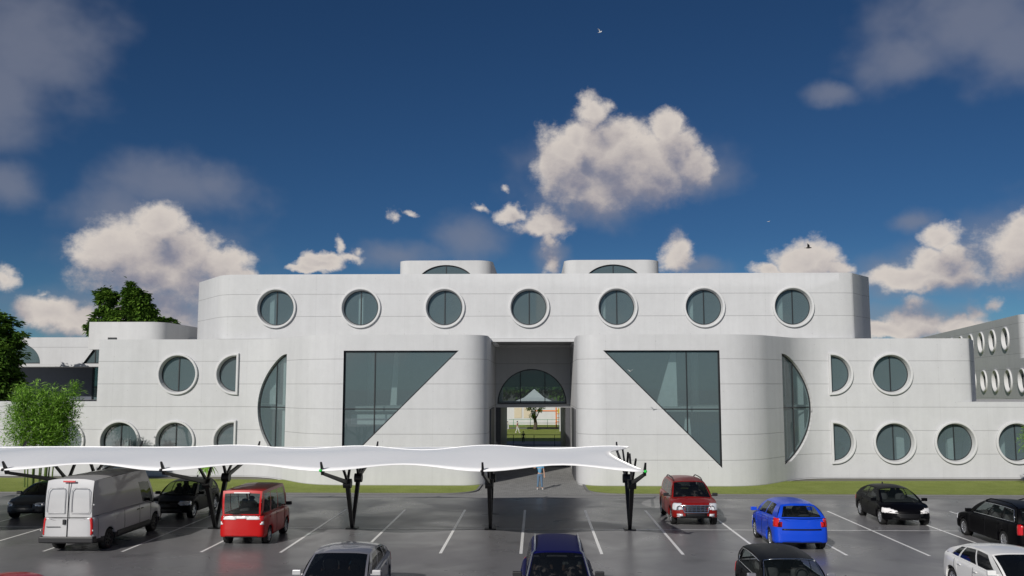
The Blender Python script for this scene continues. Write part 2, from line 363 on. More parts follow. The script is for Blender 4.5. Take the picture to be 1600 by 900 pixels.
def tess(path, outer, holes):
    """triangulate outer minus holes in (s, z), with extra columns wherever the path bends"""
    def densify(poly):
        out = []
        for i in range(len(poly)):
            a = Vector(poly[i]); c = Vector(poly[(i+1) % len(poly)]); out.append(tuple(a))
            ts = []
            for j in range(len(path.S)):
                if abs(c.x-a.x) > 1e-6:
                    t = (path.S[j]-a.x)/(c.x-a.x)
                    if .01 < t < .99 and abs(path.S[j]-a.x) > .03 and abs(path.S[j]-c.x) > .03: ts.append(t)
            for t in sorted(ts): out.append(tuple(a.lerp(c, t)))
        return out
    loops = [densify(outer)] + [densify(h) for h in holes]
    pts = []; edges = []
    for lp in loops:
        k = len(pts); pts += lp; edges += [(k+i, k+(i+1) % len(lp)) for i in range(len(lp))]
    zs = [p[1] for p in outer]; z0, z1 = min(zs), max(zs); ss = [p[0] for p in outer]; s0, s1 = min(ss), max(ss)
    nz = max(1, int((z1-z0)/.6))
    cols = [q for q in path.S if s0+.05 < q < s1-.05]
    for q in cols:
        for j in range(1, nz):
            p = (q, z0+(z1-z0)*j/nz)
            if not inside(p, outer) or segdist(p, loops[0]) < .08: continue
            if any(inside(p, h) or segdist(p, h) < .10 for h in loops[1:]): continue
            pts.append(p)
    r = delaunay_2d_cdt([Vector(p) for p in pts], edges, [], 0, 1e-5)
    V, F = r[0], r[2]; out = []
    for f in F:
        c = sum((V[i] for i in f), Vector((0, 0))) / len(f)
        if inside(c, outer) and not any(inside(c, h) for h in holes):
            a = 0
            for i in range(len(f)):
                p, q = V[f[i]], V[f[(i+1) % len(f)]]; a += p.x*q.y - q.x*p.y
            out.append(tuple(f) if a > 0 else tuple(reversed(f)))
    return [(v.x, v.y) for v in V], out
def P3(path, s, z, off=0.0):
    q = path.at(s, off); return (q.x, q.y, z)
def sheet(mb, path, outer, holes, off, flip=False, smooth=True):
    V, F = tess(path, outer, holes)
    mb.add([P3(path, s, z, off) for s, z in V], [tuple(reversed(f)) for f in F] if flip else F, smooth, [(s, z) for s, z in V])
def strip(mb, path, loop, off0, off1, closed=True, smooth=False):
    n = len(loop)
    vs = [P3(path, s, z, off0) for s, z in loop] + [P3(path, s, z, off1) for s, z in loop]
    fs = [(i, (i+1) % n, n+(i+1) % n, n+i) for i in range(n if closed else n-1)]
    mb.add(vs, fs, smooth, list(loop) + list(loop))
def wall(name, path, outer, holes, thick, m, parent):
    mb = MB()
    sheet(mb, path, outer, holes, 0.0); sheet(mb, path, outer, holes, -thick, True)
    # rim of the sheet and the reveals; the rim is cut finely enough to follow the bends
    def fine(lp):
        out = []
        for i in range(len(lp)):
            a, c = Vector(lp[i]), Vector(lp[(i+1) % len(lp)]); k = max(1, int(abs(c.x-a.x)/.3))
            out += [tuple(a.lerp(c, j/k)) for j in range(k)]
        return out
    strip(mb, path, fine(outer), 0.0, -thick)
    for h in holes: strip(mb, path, fine(h), -thick, 0.0)
    return mb.build(name, m, parent)
def offs(loop, d):
    """grow a loop by d (counter-clockwise loops grow for d > 0)"""
    n = len(loop); out = []
    for i in range(n):
        a, p, c = Vector(loop[i-1]), Vector(loop[i]), Vector(loop[(i+1) % n])
        e0 = (p-a).normalized(); e1 = (c-p).normalized(); n0 = Vector((e0.y, -e0.x)); n1 = Vector((e1.y, -e1.x))
        m_ = (n0+n1); m_ = m_ / max(m_.length_squared, .25) * 2; out.append((p.x+m_.x*d, p.y+m_.y*d))
    return out
def sweep(mb, path, loop, prof, smooth=True):
    """prof: list of (grow, off)"""
    n = len(loop); rings = []
    for d, o in prof:
        l2 = offs(loop, d); rings += [P3(path, s, z, o) for s, z in l2]
    k = len(prof)
    mb.add(rings, [(i*n+j, i*n+(j+1) % n, (i+1)*n+(j+1) % n, (i+1)*n+j) for i in range(k-1) for j in range(n)], smooth)
def circle(s, z, r, n=48): return [(s + r*cos(2*pi*i/n), z + r*sin(2*pi*i/n)) for i in range(n)]
def half(s, z, r, side, n=28):          # D shape: straight edge at s, bulging to +s (side 1) or -s (side -1)
    if side > 0: return [(s + r*sin(pi*i/n), z - r*cos(pi*i/n)) for i in range(n+1)]
    return [(s - r*sin(pi*i/n), z + r*cos(pi*i/n)) for i in range(n+1)]
def arch(s, z, r, rz=None, n=28): rz = rz or r; return [(s + r*cos(pi*i/n), z + rz*sin(pi*i/n)) for i in range(n+1)]
def window(path, loop, parent, mull=(), trans=(), ring=True, depth=.24, label=None, name='window', reveal='frame_dark'):
    """loop: edge of the glazing in (s, z), counter-clockwise"""
    mb = MB()
    if ring: sweep(mb, path, loop, [(0, -depth-.03), (0, -depth+.02), (.065, .13), (.09, .155), (.18, .155), (.205, .13), (.205, -.01)], False)
    else: sweep(mb, path, loop, [(0, -depth-.03), (.0, -depth+.01), (.012, -depth+.012), (.012, -.002)], False)
    o = mb.build(name, 'surround' if ring else reveal, parent, clean=False)
    if label: o['label'] = label
    f = MB(); t = .045 if ring else .07
    sweep(f, path, loop, [(-t, -depth-.04), (-t, -depth+.035), (-.004, -depth+.035), (-.004, -depth-.04)], False)
    zs = [p[1] for p in loop]; ss = [p[0] for p in loop]
    def cut(v, horiz):
        r = []; n = len(loop)
        for i in range(n):
            a, c = loop[i], loop[(i+1) % n]; ia = 1 if horiz else 0
            if (a[ia]-v)*(c[ia]-v) < 0:
                k = (v-a[ia])/(c[ia]-a[ia]); r.append(a[1-ia] + k*(c[1-ia]-a[1-ia]))
        return (min(r), max(r)) if len(r) >= 2 else None
    h = .03
    bars = []
    for sv in mull:
        sv += 1.3e-4
        q = cut(sv, False)
        if q: 
            z0, z1 = q[0]+.02, q[1]-.02; bars.append(MB())
            for (a, c, o1, o2) in [(sv-h, sv+h, -depth-.04, -depth+.05)]:
                vs = [P3(path, s_, z_, of) for s_ in (a, c) for z_ in (z0, z1) for of in (o1, o2)]
                bars[-1].add(vs, [(0, 1, 3, 2), (4, 6, 7, 5), (0, 4, 5, 1), (2, 3, 7, 6), (0, 2, 6, 4), (1, 5, 7, 3)])
    for zv in trans:
        q = cut(zv, True)
        if q:
            k = max(1, int((q[1]-q[0])/.3)); bars.append(MB())
            for j in range(k):
                a = q[0]+.02 + (q[1]-q[0]-.04)*j/k; c = q[0]+.02 + (q[1]-q[0]-.04)*(j+1)/k
                vs = [P3(path, s_, z_, of) for s_ in (a, c) for z_ in (zv-h, zv+h) for of in (-depth-.038, -depth+.048)]
                bars[-1].add(vs, [(0, 1, 3, 2), (4, 6, 7, 5), (0, 4, 5, 1), (2, 3, 7, 6), (0, 2, 6, 4), (1, 5, 7, 3)])
    f.build('window_frame', 'frame_dark', o, clean=False)
    for q_ in bars: q_.build('mullion', 'frame_dark', o)
    g = MB(); sheet(g, path, offs(loop, -.01), [], -depth, smooth=False); g.build('glass_pane', 'window_glass', o)
    return o
AX = -0.25            # the axis of the passage
ZR, ZL, ZT = 8.94, 4.86, 13.28
YB, YW = 53.6, 58.8
R_S = 3.95; TH = radians(50)
XS, XE = AX+11.25, AX+19.3
# ---- right: out of the passage, round the drum, along the wing
def right_path():
    p = Path((AX+2.72, 66.0)).line(AX+2.72, YB+1.6).arc(AX+4.32, YB+1.6, 1.6, pi, 1.5*pi, 14)
    p.line(XS, YB).arc(XS, YB+R_S, R_S, -pi/2, -pi/2+TH, 14)
    cx, cy = XE, YW-R_S; p.line(cx+R_S*cos(pi/2+TH), cy+R_S*sin(pi/2+TH)); p.arc(cx, cy, R_S, pi/2+TH, pi/2, 14)
    p.line(AX+50, YW); return p.done()
def left_path():
    xs, xe = 2*AX-XS, 2*AX-XE
    p = Path((AX-50, YW)).line(xe, YW).arc(xe, YW-R_S, R_S, pi/2, pi/2-TH, 14)
    p.line(xs+R_S*cos(-pi/2-TH), YB+R_S+R_S*sin(-pi/2-TH)); p.arc(xs, YB+R_S, R_S, -pi/2-TH, -pi/2, 14).line(AX-4.32, YB)
    p.arc(AX-4.32, YB+1.6, 1.6, -pi/2, 0, 14).line(AX-2.72, 66.0); return p.done()
RP, LP = right_path(), left_path()
school = thing('school_building', 'large white concrete school building with round windows, curved drums and a central passage', 'building', (0, 0, 0))
def rect(s0, s1, z0, z1): return [(s0, z0), (s1, z0), (s1, z1), (s0, z1)]
def ribbon(path, loops): return [offs(l, .11) for l in loops]
rx = lambda x: RP.s_of_x(x); lx = lambda x: LP.s_of_x(x)
rings_r = [(circle(rx(22.92), 6.65, 1.15), (rx(22.92),)), (half(rx(19.11), 6.65, 1.15, 1), ()),
           (half(rx(19.11), 2.27, 1.15, 1), ())] + [(circle(rx(x), 2.27, 1.15), (rx(x),)) for x in (22.93, 26.79, 30.67, 34.55, 38.4)]
rings_l = [(circle(lx(-23.67), 6.65, 1.15), (lx(-23.67),)), (half(lx(-19.82), 6.65, 1.15, -1), ()),
           (half(lx(-19.85), 2.27, 1.15, -1), ())] + [(circle(lx(x), 2.27, 1.15), (lx(x),)) for x in (-23.7, -27.36, -31.02)]
sD = rx(15.33); squash = lambda l, s0: [(s0+(p-s0)*.93, z) for p, z in l]; dR = squash(half(sD, 4.48, 3.4, 1, 36), sD)
sDl = LP.L - (rx(15.2+AX*0) - 0); sDl = LP.L - sD; dL = squash(half(sDl, 4.48, 3.4, -1, 36), sDl)
t0, t1 = rx(4.0), rx(10.85); triR = [(t1, 1.13), (t1, 7.98), (t0, 7.98)]
u0, u1 = lx(-11.55), lx(-4.67); triL = [(u0, 1.13), (u1, 7.98), (u0, 7.98)]
EX = 27.0
er, el_ = rx(EX), lx(-29.0)
# full-height walls, then the single-storey run beyond
dh = lambda l: offs(l, .012)
up_r = [l for l, _ in rings_r if max(p[0] for p in l) < er-.3]; lo_r = [l for l, _ in rings_r if min(p[0] for p in l) > er+.3]
mid_r = [l for l, _ in rings_r if l not in up_r and l not in lo_r]
er_lo = rx(28.7)
wall('wall', RP, [(0, 0), (er_lo, 0), (er_lo, ZL), (er, ZL), (er, ZR), (0, ZR)], ribbon(RP, up_r + mid_r) + [dh(dR), dh(triR)], .45, 'concrete', school)
wall('wall', RP, rect(er_lo, RP.L, 0, ZL), ribbon(RP, lo_r), .45, 'concrete', school)
up_l = [l for l, _ in rings_l if min(p[0] for p in l) > el_+.2]; lo_l = [l for l, _ in rings_l if l not in up_l]
wall('wall', LP, [(el_, 0), (LP.L, 0), (LP.L, ZR), (el_, ZR)], ribbon(LP, up_l) + [dh(dL), dh(triL)], .45, 'concrete', school)
wall('wall', LP, rect(0, el_, 0, ZL), ribbon(LP, lo_l), .45, 'concrete', school)
for l, m_ in rings_r: window(RP, l, school, m_)
for l, m_ in rings_l: window(LP, l, school, m_)
for l, m_ in ((dR, (sD+1.65,)),): window(RP, l, school, m_, (4.52,), False, .2, 'tall half round window wrapping the curved wall', reveal='surround')
for l, m_ in ((dL, (sDl-1.65,)),): window(LP, l, school, m_, (4.52,), False, .2, 'tall half round window wrapping the curved wall', reveal='surround')
window(RP, triR, school, (rx(8.92),), (4.52,), False, .22, 'large triangular window with one steep slanted edge')
window(LP, triL, school, (lx(-9.69),), (4.52,), False, .22, 'large triangular window with one steep slanted edge')
# upper storey of the right wing turns back at its far end
q = Path((EX, YW)).line(27.02, YW).arc(27.02, YW+3.0, 3.0, -pi/2, -pi/2+radians(20), 6)
e = q.p[-1]; q.line(e.x+.03, e.y+.05).line(e.x+1.55, e.y+2.6).line(e.x+1.55, 74).done()
wall('wall', q, rect(0, q.L, ZL+.004, ZR), [], .4, 'concrete', school)
# upper left end wall
q = Path((-29.0, 74)).line(-29.0, YW+.45).done(); wall('wall', q, rect(0, q.L, ZL, ZR), [], .4, 'concrete', school)
# ---- the top storey
TP = Path((-24.3, 80)).line(-24.3, 63.6)
TP.line(-21.55, 59.86).arc(-20.0, 60.9, 1.87, pi+radians(35), 1.5*pi, 5).line(19.75, 59.03).arc(19.75, 62.03, 3.0, -pi/2, -pi/2+radians(21), 6)
e = TP.p[-1]; TP.line(e.x+.03, e.y+.045).line(e.x+1.95, e.y+2.4).line(e.x+1.35, 80).done()
tx_ = [-17.32, -11.67, -6.07, -.47, 5.32, 11.04, 16.84]
tw = [circle(TP.s_of_x(x), 11.03, 1.15) for x in tx_]
wall('wall', TP, rect(0, TP.L, 8.945, ZT), ribbon(TP, tw), .4, 'concrete', school)
for l, x in zip(tw, tx_): window(TP, l, school, (TP.s_of_x(x),))
# roofs, floors, soffit, inner walls
def poly_of(path, inset, extra): return [tuple(path.at(s, -inset)) for s in path.S] + extra
MB().prism([tuple(TP.at(s, -.39)) for s in TP.S][::-1], 12.85, 12.95).build('roof', 'roof_felt', school)
MB().prism([tuple(TP.at(s, -.02)) for s in TP.S if 0 < s < TP.L][::-1] + [(-24.2, 66.2), (22.6, 66.2)][:0], 8.70, 8.755).build('soffit', 'soffit', school) if False else None
MB().box(AX-2.71, AX+2.71, YW+.3, 65.99, 8.757, 8.94).build('soffit', 'soffit', school)
MB().box(AX-2.719, AX+2.719, YW, YW+.299, 8.757, 8.944).build('lintel', 'concrete', school)
MB().prism([tuple(RP.at(s, -.44)) for s in RP.S if s < RP.L-1 and RP.at(s).x < 27] + [(27.0, YW+.44), (28.6, 63.5), (28.6, 80), (AX+3.16, 80)], 8.50, 8.58).build('roof', 'roof_felt', school)
MB().prism([tuple(LP.at(s, -.44)) for s in LP.S if s > 1] + [(AX-3.16, 80), (-28.6, 80)], 8.50, 8.58).build('roof', 'roof_felt', school) if False else None
MB().prism([(-28.6, YW+.44)] + [tuple(LP.at(s, -.44)) for s in LP.S if s > 1] + [(AX-3.16, 80), (-28.6, 80)], 8.50, 8.58).build('roof', 'roof_felt', school)
MB().box(27.1, 49.7, YW+.45, 80, 4.55, 4.68).build('roof', 'roof_felt', school)
MB().box(-50, -29.4, YW+.45, 80, 4.55, 4.68).build('roof', 'roof_felt', school)
for sx in (1, -1):
    P_ = RP if sx > 0 else LP
    pl = [tuple(P_.at(s, -1.1)) for s in P_.S if 2 < s < P_.L-2]
    if sx > 0: pl = pl[:-1] + [(26.5, YW+1.1), (26.5, 64.0), (AX+3.9, 64.0)] if False else [p for p in pl if p[0] < 26] + [(26.5, YW+1.1), (26.5, 63.6), (AX+3.9, 63.6)]
    else: pl = [(-28, 63.6), (-28, YW+1.1)] + [p for p in pl if p[0] > -27] + [(AX-3.9, 63.6)]
    MB().prism(pl, 4.35, 4.65).build('floor_slab', 'inner_wall', school)
    x0, x1 = (AX+3.2, 49) if sx > 0 else (-49, AX-3.2)
    MB().box(x0, x1, 63.7, 63.9, 0, 4.5).build('inner_wall', 'inner_wall', school)
    x0, x1 = (AX+3.2, 28) if sx > 0 else (-28.4, AX-3.2)
    MB().box(x0, x1, 63.7, 63.9, 4.66, 8.49).build('inner_wall', 'inner_wall', school)
MB().box(-24, 22.4, 63.9, 64.1, 8.6, 12.84).build('inner_wall', 'inner_wall', school)
for x in (-14.5, -2.9, 2.4, 13.9): MB().box(x, x+.25, 59.4, 63.8, 8.62, 12.8).build('partition', 'inner_light', school)
# bright slanted fins and columns standing inside behind the glass
def fin(x0, x1, x2, y, z0, z1): MB().add([(x0, y, z0), (x1, y, z0), (x2, y, z1), (x2-.25, y, z1), (x0, y+.2, z0), (x1, y+.2, z0), (x2, y+.2, z1), (x2-.25, y+.2, z1)],
    [(0, 1, 2, 3), (7, 6, 5, 4), (0, 4, 5, 1), (1, 5, 6, 2), (2, 6, 7, 3), (3, 7, 4, 0)]).build('stair_fin', 'inner_light', school)
fin(7.2, 8.5, 8.45, 54.7, 4.66, 7.95); fin(8.75, 9.35, 9.2, 54.7, 2.2, 4.0); fin(-9.3, -8.9, -8.8, 57.2, 4.66, 8.3)
MB().box(-11.3, -8.0, 54.9, 55.6, 3.55, 4.15).build('stair_landing', 'inner_light', school)
MB().box(16.95, 17.3, 59.0, 59.4, .05, 4.3).build('inner_pillar', 'inner_light', school); MB().box(16.95, 17.3, 59.0, 59.4, 4.67, 8.3).build('inner_pillar', 'inner_light', school); MB().box(-17.6, -17.2, 59.1, 59.5, 4.67, 8.3).build('inner_pillar', 'inner_light', school)
for x in (-27.9, -23.1, 23.6, 26.9, 30.1): MB().box(x, x+.5, 60.2, 60.5, .05, 4.3).build('inner_pillar', 'inner_light', school)
for x in (-17.9, -11.9, 4.3, 10.1, 16.0): MB().box(x, x+.30, 59.6, 60.0, 8.96, 12.8).build('inner_pillar', 'inner_light', school)
for x, y in ((15.6, 57.8), (-16.2, 58.1), (-10.8, 58.5), (10.4, 59.5)): MB().lathe([(.24, .05), (.24, 4.34)], 16, Matrix.Translation((x, y, 0)), 'z').build('column', 'inner_light', school); MB().lathe([(.24, 4.66), (.24, 8.48)], 16, Matrix.Translation((x, y, 0)), 'z').build('column', 'inner_light', school)
# ---- passage: arched window over the way through
BP = Path((AX-2.72, 66.0)).line(AX+2.72, 66.0).done()
al = arch(2.72-.08, 4.56, 2.52, 2.52, 36)
wall('wall', BP, rect(0.003, 5.437, 4.30, 8.755), [offs(al, .012)], .3, 'concrete', school)
window(BP, al, school, (2.72-.08-.85, 2.72-.08+.95), (), False, .1, 'half round window over the passage')
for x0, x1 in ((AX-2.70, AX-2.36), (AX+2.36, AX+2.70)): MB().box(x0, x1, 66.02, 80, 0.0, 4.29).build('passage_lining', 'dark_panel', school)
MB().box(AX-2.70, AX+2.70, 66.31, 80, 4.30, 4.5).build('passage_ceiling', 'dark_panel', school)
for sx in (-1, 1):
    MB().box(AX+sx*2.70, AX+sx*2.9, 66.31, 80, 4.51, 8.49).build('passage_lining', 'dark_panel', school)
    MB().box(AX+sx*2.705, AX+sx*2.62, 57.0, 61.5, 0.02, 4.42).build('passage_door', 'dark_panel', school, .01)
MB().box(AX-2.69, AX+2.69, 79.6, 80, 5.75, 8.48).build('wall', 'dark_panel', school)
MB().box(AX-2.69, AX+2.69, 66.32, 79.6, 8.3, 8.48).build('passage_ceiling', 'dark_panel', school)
for x0, x1, zt in ((-50, AX-2.95, 8.49), (AX+2.95, 49, 8.49)): MB().box(x0 if x0 > -40 else -28.6, x1 if x1 < 40 else 28.6, 79.7, 80, 0, zt).build('wall', 'render_white', school)
MB().box(-24.2, 22.6, 79.55, 79.95, 8.6, ZT).build('wall', 'render_white', school)
# ---- rooftop pavilions
for x0, x1 in ((-10.25, -3.25), (2.1, 9.2)):
    pv = thing('x', None, None); bpy.data.objects.remove(pv)
    pp = Path((x0, 74)).line(x0, 66.9).arc(x0+.9, 66.9, .9, pi, 1.5*pi, 8).line(x1-1.2, 66).arc(x1-1.2, 67.2, 1.2, -pi/2, 0, 8).line(x1, 74).done()
    xc = (x0+x1)/2+.05; arc_ = arch(pp.s_of_x(xc), 13.25, 2.2, 1.55, 30)
    pv = wall('roof_pavilion', pp, rect(0, pp.L, 12.96, 15.15), [offs(arc_, .012)], .3, 'render_white', school)
    window(pp, arc_, pv, (pp.s_of_x(xc),), (), False, .15)
    # window() made frame parts one level too deep: hand them to the pavilion
    for w_ in [c for c in pv.children]:
        for g_ in list(w_.children): g_.parent = pv
    MB().prism([tuple(pp.at(s, -.29)) for s in pp.S][::-1], 15.0, 15.1).build('pavilion_roof', 'roof_felt', pv)
    MB().box(x0+.4, x1-.4, 73.6, 73.9, 12.96, 14.99).build('pavilion_back', 'inner_wall', pv)
# ---- left rear: set back upper wall, dark glazed terrace, parapet block
rear = thing('rear_wing', 'set back white wing at far left with a dark glazed terrace', 'building', (-38, 74, 0))
def child(mb, name, m, parent, bevel=0.0):
    o = mb.build(name, m, parent, bevel); o.location = -Vector(parent.location); return o
lp_ = Path((-52, 72)).line(-33.4, 72).done()
tr = [(lp_.s_of_x(-36.8), 7.66), (lp_.s_of_x(-35.45), 7.66), (lp_.s_of_x(-35.45), 9.55)]
ra = arch(lp_.s_of_x(-42.7), 7.66, 2.35, 1.75, 30)
o = wall('wall', lp_, rect(0, lp_.L, 7.55, 9.78), [offs(tr, .012), offs(ra, .012)], .5, 'concrete', rear); o.location = -Vector(rear.location)
for l, ms in ((tr, (lp_.s_of_x(-35.9),)), (ra, (lp_.s_of_x(-42.7),))):
    w_ = window(lp_, l, rear, ms, (), False, .2); w_.location = -Vector(rear.location)
child(MB().box(-52, -33.4, 72.52, 82, 9.4, 9.6), 'roof', 'roof_felt', rear)
child(MB().box(-52, -33.4, 75.0, 75.2, 7.56, 9.39), 'inner_wall', 'inner_wall', rear)
child(MB().box(-52, -33.4, 72.0, 76.3, 7.40, 7.545), 'soffit', 'render_white', rear)
child(MB().box(-52, -37.9, 76.0, 76.3, 4.6, 7.395), 'wall', 'slate_panel', rear)
child(MB().box(-36.9, -29.5, 76.0, 76.3, 4.6, 7.395), 'wall', 'slate_panel', rear)
child(MB().box(-37.9, -36.9, 76.1, 76.15, 4.6, 7.395), 'glazed_door', 'window_glass', rear)
child(MB().box(-37.95, -37.88, 75.95, 76.0, 4.6, 7.395).box(-36.93, -36.86, 75.95, 76.0, 4.6, 7.395).box(-37.88, -36.93, 75.95, 76.0, 5.7, 5.76), 'door_frame', 'frame_dark', rear)
pp = Path((-33.9, 80)).line(-33.9, 67).line(-29.6, 67).arc(-29.6, 68.4, 1.4, -pi/2, 0, 10).line(-28.2, 80).done()
pb = thing('parapet_block', 'low white stair block with a rounded end on the left roof', 'roof block', (-31, 67, 8.6))
o = wall('wall', pp, rect(0, pp.L, 8.6, 10.68), [], .3, 'render_white', pb); o.location = -Vector(pb.location)
o = MB().prism([tuple(pp.at(s, -.29)) for s in pp.S][::-1], 10.4, 10.5).build('roof', 'roof_felt', pb); o.location = -Vector(pb.location)
o = MB().box(-32.4, -31.75, 66.93, 66.99, 9.28, 9.5).build('vent_grille', 'frame_dark', pb); o.location = -Vector(pb.location)
MB().box(-28.2, -24.5, 72, 72.3, 8.6, 9.75).build('parapet', 'render_white', school)
# ---- right rear building, turned away, lit only on its end
gd = Vector((.2107, 1)).normalized()
c0 = Vector((47.0, 88.0)); c1 = c0 + gd*48
fp = Path((c1.x, c1.y)).line(c0.x+gd.x*1.0, c0.y+gd.y*1.0)
side = thing('rear_building', 'long white building behind the right wing, two rows of round windows', 'building', (50, 90, 0))
def rp_path(c, end, r=1.2):
    g2 = Vector((gd.y, -gd.x))              # along the front, to the right
    p = Path((end.x, end.y)).line(c.x+gd.x*r, c.y+gd.y*r); cc = c + gd*r + g2*r
    a0 = atan2(-g2.y, -g2.x); a1 = atan2(-gd.y, -gd.x)
    if a1 < a0: a1 += 2*pi
    p.arc(cc.x, cc.y, r, a0, a1, 10); q_ = c + g2*30; p.line(q_.x, q_.y); return p.done()
up = rp_path(c0, c1); c2 = c0 - gd*5; dn = rp_path(c2, c1)
off_l = Path((0, 0))
ups = [up.S[1] + 1.2 - 1.2 - (y-88.0-1.2*gd.y)/gd.y for y in (93.2, 97.7, 102.1, 106.5, 110.9, 115.3, 119.7, 124.1)]
dns = [dn.S[1] - (y-c2.y-1.2*gd.y)/gd.y for y in (88.6, 93.0, 97.4, 101.8, 106.2, 110.6)]
uw = [circle(s, 10.62, 1.0, 36) for s in ups]; dw = [circle(s, 6.32, 1.0, 36) for s in dns]
o = wall('wall', up, rect(0, up.L, 8.5, 12.75), [offs(l, .11) for l in uw], .4, 'concrete', side); o.location = -Vector(side.location)
o = wall('wall', dn, rect(0, dn.L, 0, 8.498), [offs(l, .11) for l in dw], .4, 'concrete', side); o.location = -Vector(side.location)
for P_, ll in ((up, uw), (dn, dw)):
    for l in ll:
        w_ = window(P_, l, side, (), ()); w_.location = -Vector(side.location)
g2 = Vector((gd.y, -gd.x))
def quad(c, a0, a1, b0, b1): return [tuple(c+gd*a+g2*b_) for a, b_ in ((a0, b0), (a0, b1), (a1, b1), (a1, b0))]
child(MB().prism(quad(c0, .45, 48, .45, 29), 12.3, 12.4), 'roof', 'roof_felt', side)
child(MB().prism(quad(c2, .45, 53, .45, 29), 8.2, 8.3), 'roof', 'roof_felt', side)
child(MB().prism(quad(c0, .5, 48, 4.5, 4.7), 0, 12.2), 'inner_wall', 'inner_wall', side)
# ------------------------------------------------------------------ ground
def flat(name, poly, z, m, kind='structure'):
    mb = MB(); mb.add([(x, y, z) for x, y in poly], [tuple(range(len(poly)))]); return tag(mb.build(name, m), kind=kind)
flat('ground', [(-1500, -800), (1500, -800), (1500, 2500), (-1500, 2500)], -.03, 'earth')
YE = 49.6
flat('parking_lot', [(-90, -30), (90, -30), (90, YE), (-90, YE)], 0.0, 'asphalt')
flat('footpath', [(-90, 48.35), (90, 48.35), (90, 49.55), (-90, 49.55)], .004, 'footpath')
mb = MB()
lines = []
for k in range(-11, 9):
    x = -.57 + 2.87*k
    for y0, y1 in ((32.65, 43.8), (15.5, 21.0)): mb.add([(x-.055, y0, .004), (x+.055, y0, .004), (x+.055, y1, .004), (x-.055, y1, .004)], [(0, 1, 2, 3)])
mb.add([(-32.2, 38.03, .008), (22.4, 38.03, .008), (22.4, 38.13, .008), (-32.2, 38.13, .008)], [(0, 1, 2, 3)])
tag(mb.build('parking_markings', 'line_paint'), kind='structure')
# paved way in, flaring towards the cars, and lawn either side behind a low kerb
def arcpts(cx, cy, r, a0, a1, n=8): return [(cx+r*cos(a0+(a1-a0)*i/n), cy+r*sin(a0+(a1-a0)*i/n)) for i in range(n+1)]
Ls = arcpts(AX-5.0, YE+2.0, 1.9, -pi/2, 0); Rs = arcpts(AX+5.0, YE+2.0, 1.9, pi, 1.5*pi)
pave = [(AX-5.0, YE)] + [(AX+5.0, YE)] + Rs[::-1] + [(AX+2.95, YB+1.2), (AX+2.95, 95.5), (AX-2.95, 95.5), (AX-2.95, YB+1.2)] + Ls[::-1]
flat('paved_path', pave, .006, 'paving')
for pts, far in ((Ls, -90), (Rs, 90)):
    if far < 0: poly = [(far, YE+.12)] + [(p[0], p[1]+.02) for p in pts] + [(AX-2.95, YB+2.5), (far, YB+6)]
    else: poly = [(p[0], p[1]+.02) for p in pts] + [(far, YE+.12), (far, YB+6), (AX+2.95, YB+2.5)]
    flat('lawn', poly, .05, 'lawn')
    mb = MB(); pth = ([(far, YE+.06)] + pts + [(AX-3.02, YB+1.4)]) if far < 0 else ([(AX+3.02, YB+1.4)] + pts + [(far, YE+.06)])
    n = len(pth)
    for a, c in zip(pth[:-1], pth[1:]):
        a, c = Vector(a), Vector(c); d = (c-a); 
        if d.length < 1e-4: continue
        d.normalize(); nn = Vector((-d.y, d.x))*.06
        mb.add([(p.x+s_*nn.x, p.y+s_*nn.y, z) for p in (a-d*.01, c+d*.01) for s_ in (-1, 1) for z in (0, .075)], [(0, 1, 3, 2), (4, 6, 7, 5), (0, 4, 5, 1), (2, 3, 7, 6), (0, 2, 6, 4), (1, 5, 7, 3)])
    tag(mb.build('kerb', 'kerb'), kind='structure')
flat('lawn', [(-60, 95.6), (60, 95.6), (60, 122), (-60, 122)], 0.01, 'lawn'); flat('garden_path', [(-60, 122.1), (60, 122.1), (60, 125), (-60, 125)], .0, 'kerb')
flat('lawn', [(-60, 125.1), (60, 125.1), (60, 140), (-60, 140)], 0.01, 'lawn'); flat('lawn', [(AX+3, 80.2), (60, 80.2), (60, 95.5), (AX+3, 95.5)], 0.01, 'lawn')
flat('lawn', [(-60, 80.2), (AX-3, 80.2), (AX-3, 95.5), (-60, 95.5)], 0.01, 'lawn')
# ------------------------------------------------------------------ fabric car port
port = thing('car_port', 'long white fabric car port on branching black steel posts over the parking bays', 'canopy', (-13, 38.1, 0))
PX = [3.85 - 5.78*k for k in range(7)]
mb = MB(); NU, NV = 14, 26; vs = []; nb = len(PX)-1
for i in range(nb*NU+1):
    u = i/NU; fr = u - int(u) if i < nb*NU else 0.0; X = PX[0] + (PX[-1]-PX[0])*u/nb; sc = sin(pi*fr)**2
    for j in range(NV+1):
        v = j/NV; edge = (2*v-1)**4
        Y = 32.35 + .5*sc*(1-v)**3 + (43.85-32.35 - .5*sc*v**3 - .5*sc*(1-v)**3)*v
        prof = (sin(pi*min(v, .36)/.72)**.9 if v < .36 else .5+.5*cos(pi*((v-.36)/.64)**1.15))
        z = 2.98 + .37*prof*(1-.12*sc) + (1-.75*v)*(sc*(.13*edge - .03*(1-edge)) - .06*(1-sc)*edge)
        z += .07*math.exp(-((v-.5)/.05)**2)*(1-sc*.6) + .035*math.sin(X*1.3+v*9)*sin(pi*v) + .028*math.sin(X*.47+2.1-v*14)*sin(pi*v)
        inn = 1.0*sin(pi*((2*v) % 1))**1.2*max(0, 1-u/1.1)**2 if v not in (0, .5, 1) else 0
        vs.append((X - inn - 13*0, Y, z))
o = MB(); o.add([(x+13, y-38.1, z) for x, y, z in vs], [(i*(NV+1)+j, i*(NV+1)+j+1, (i+1)*(NV+1)+j+1, (i+1)*(NV+1)+j) for i in range(nb*NU) for j in range(NV)], True)
W_ = NV+1
grid_ = [(x+13, y-38.1, z) for x, y, z in vs]
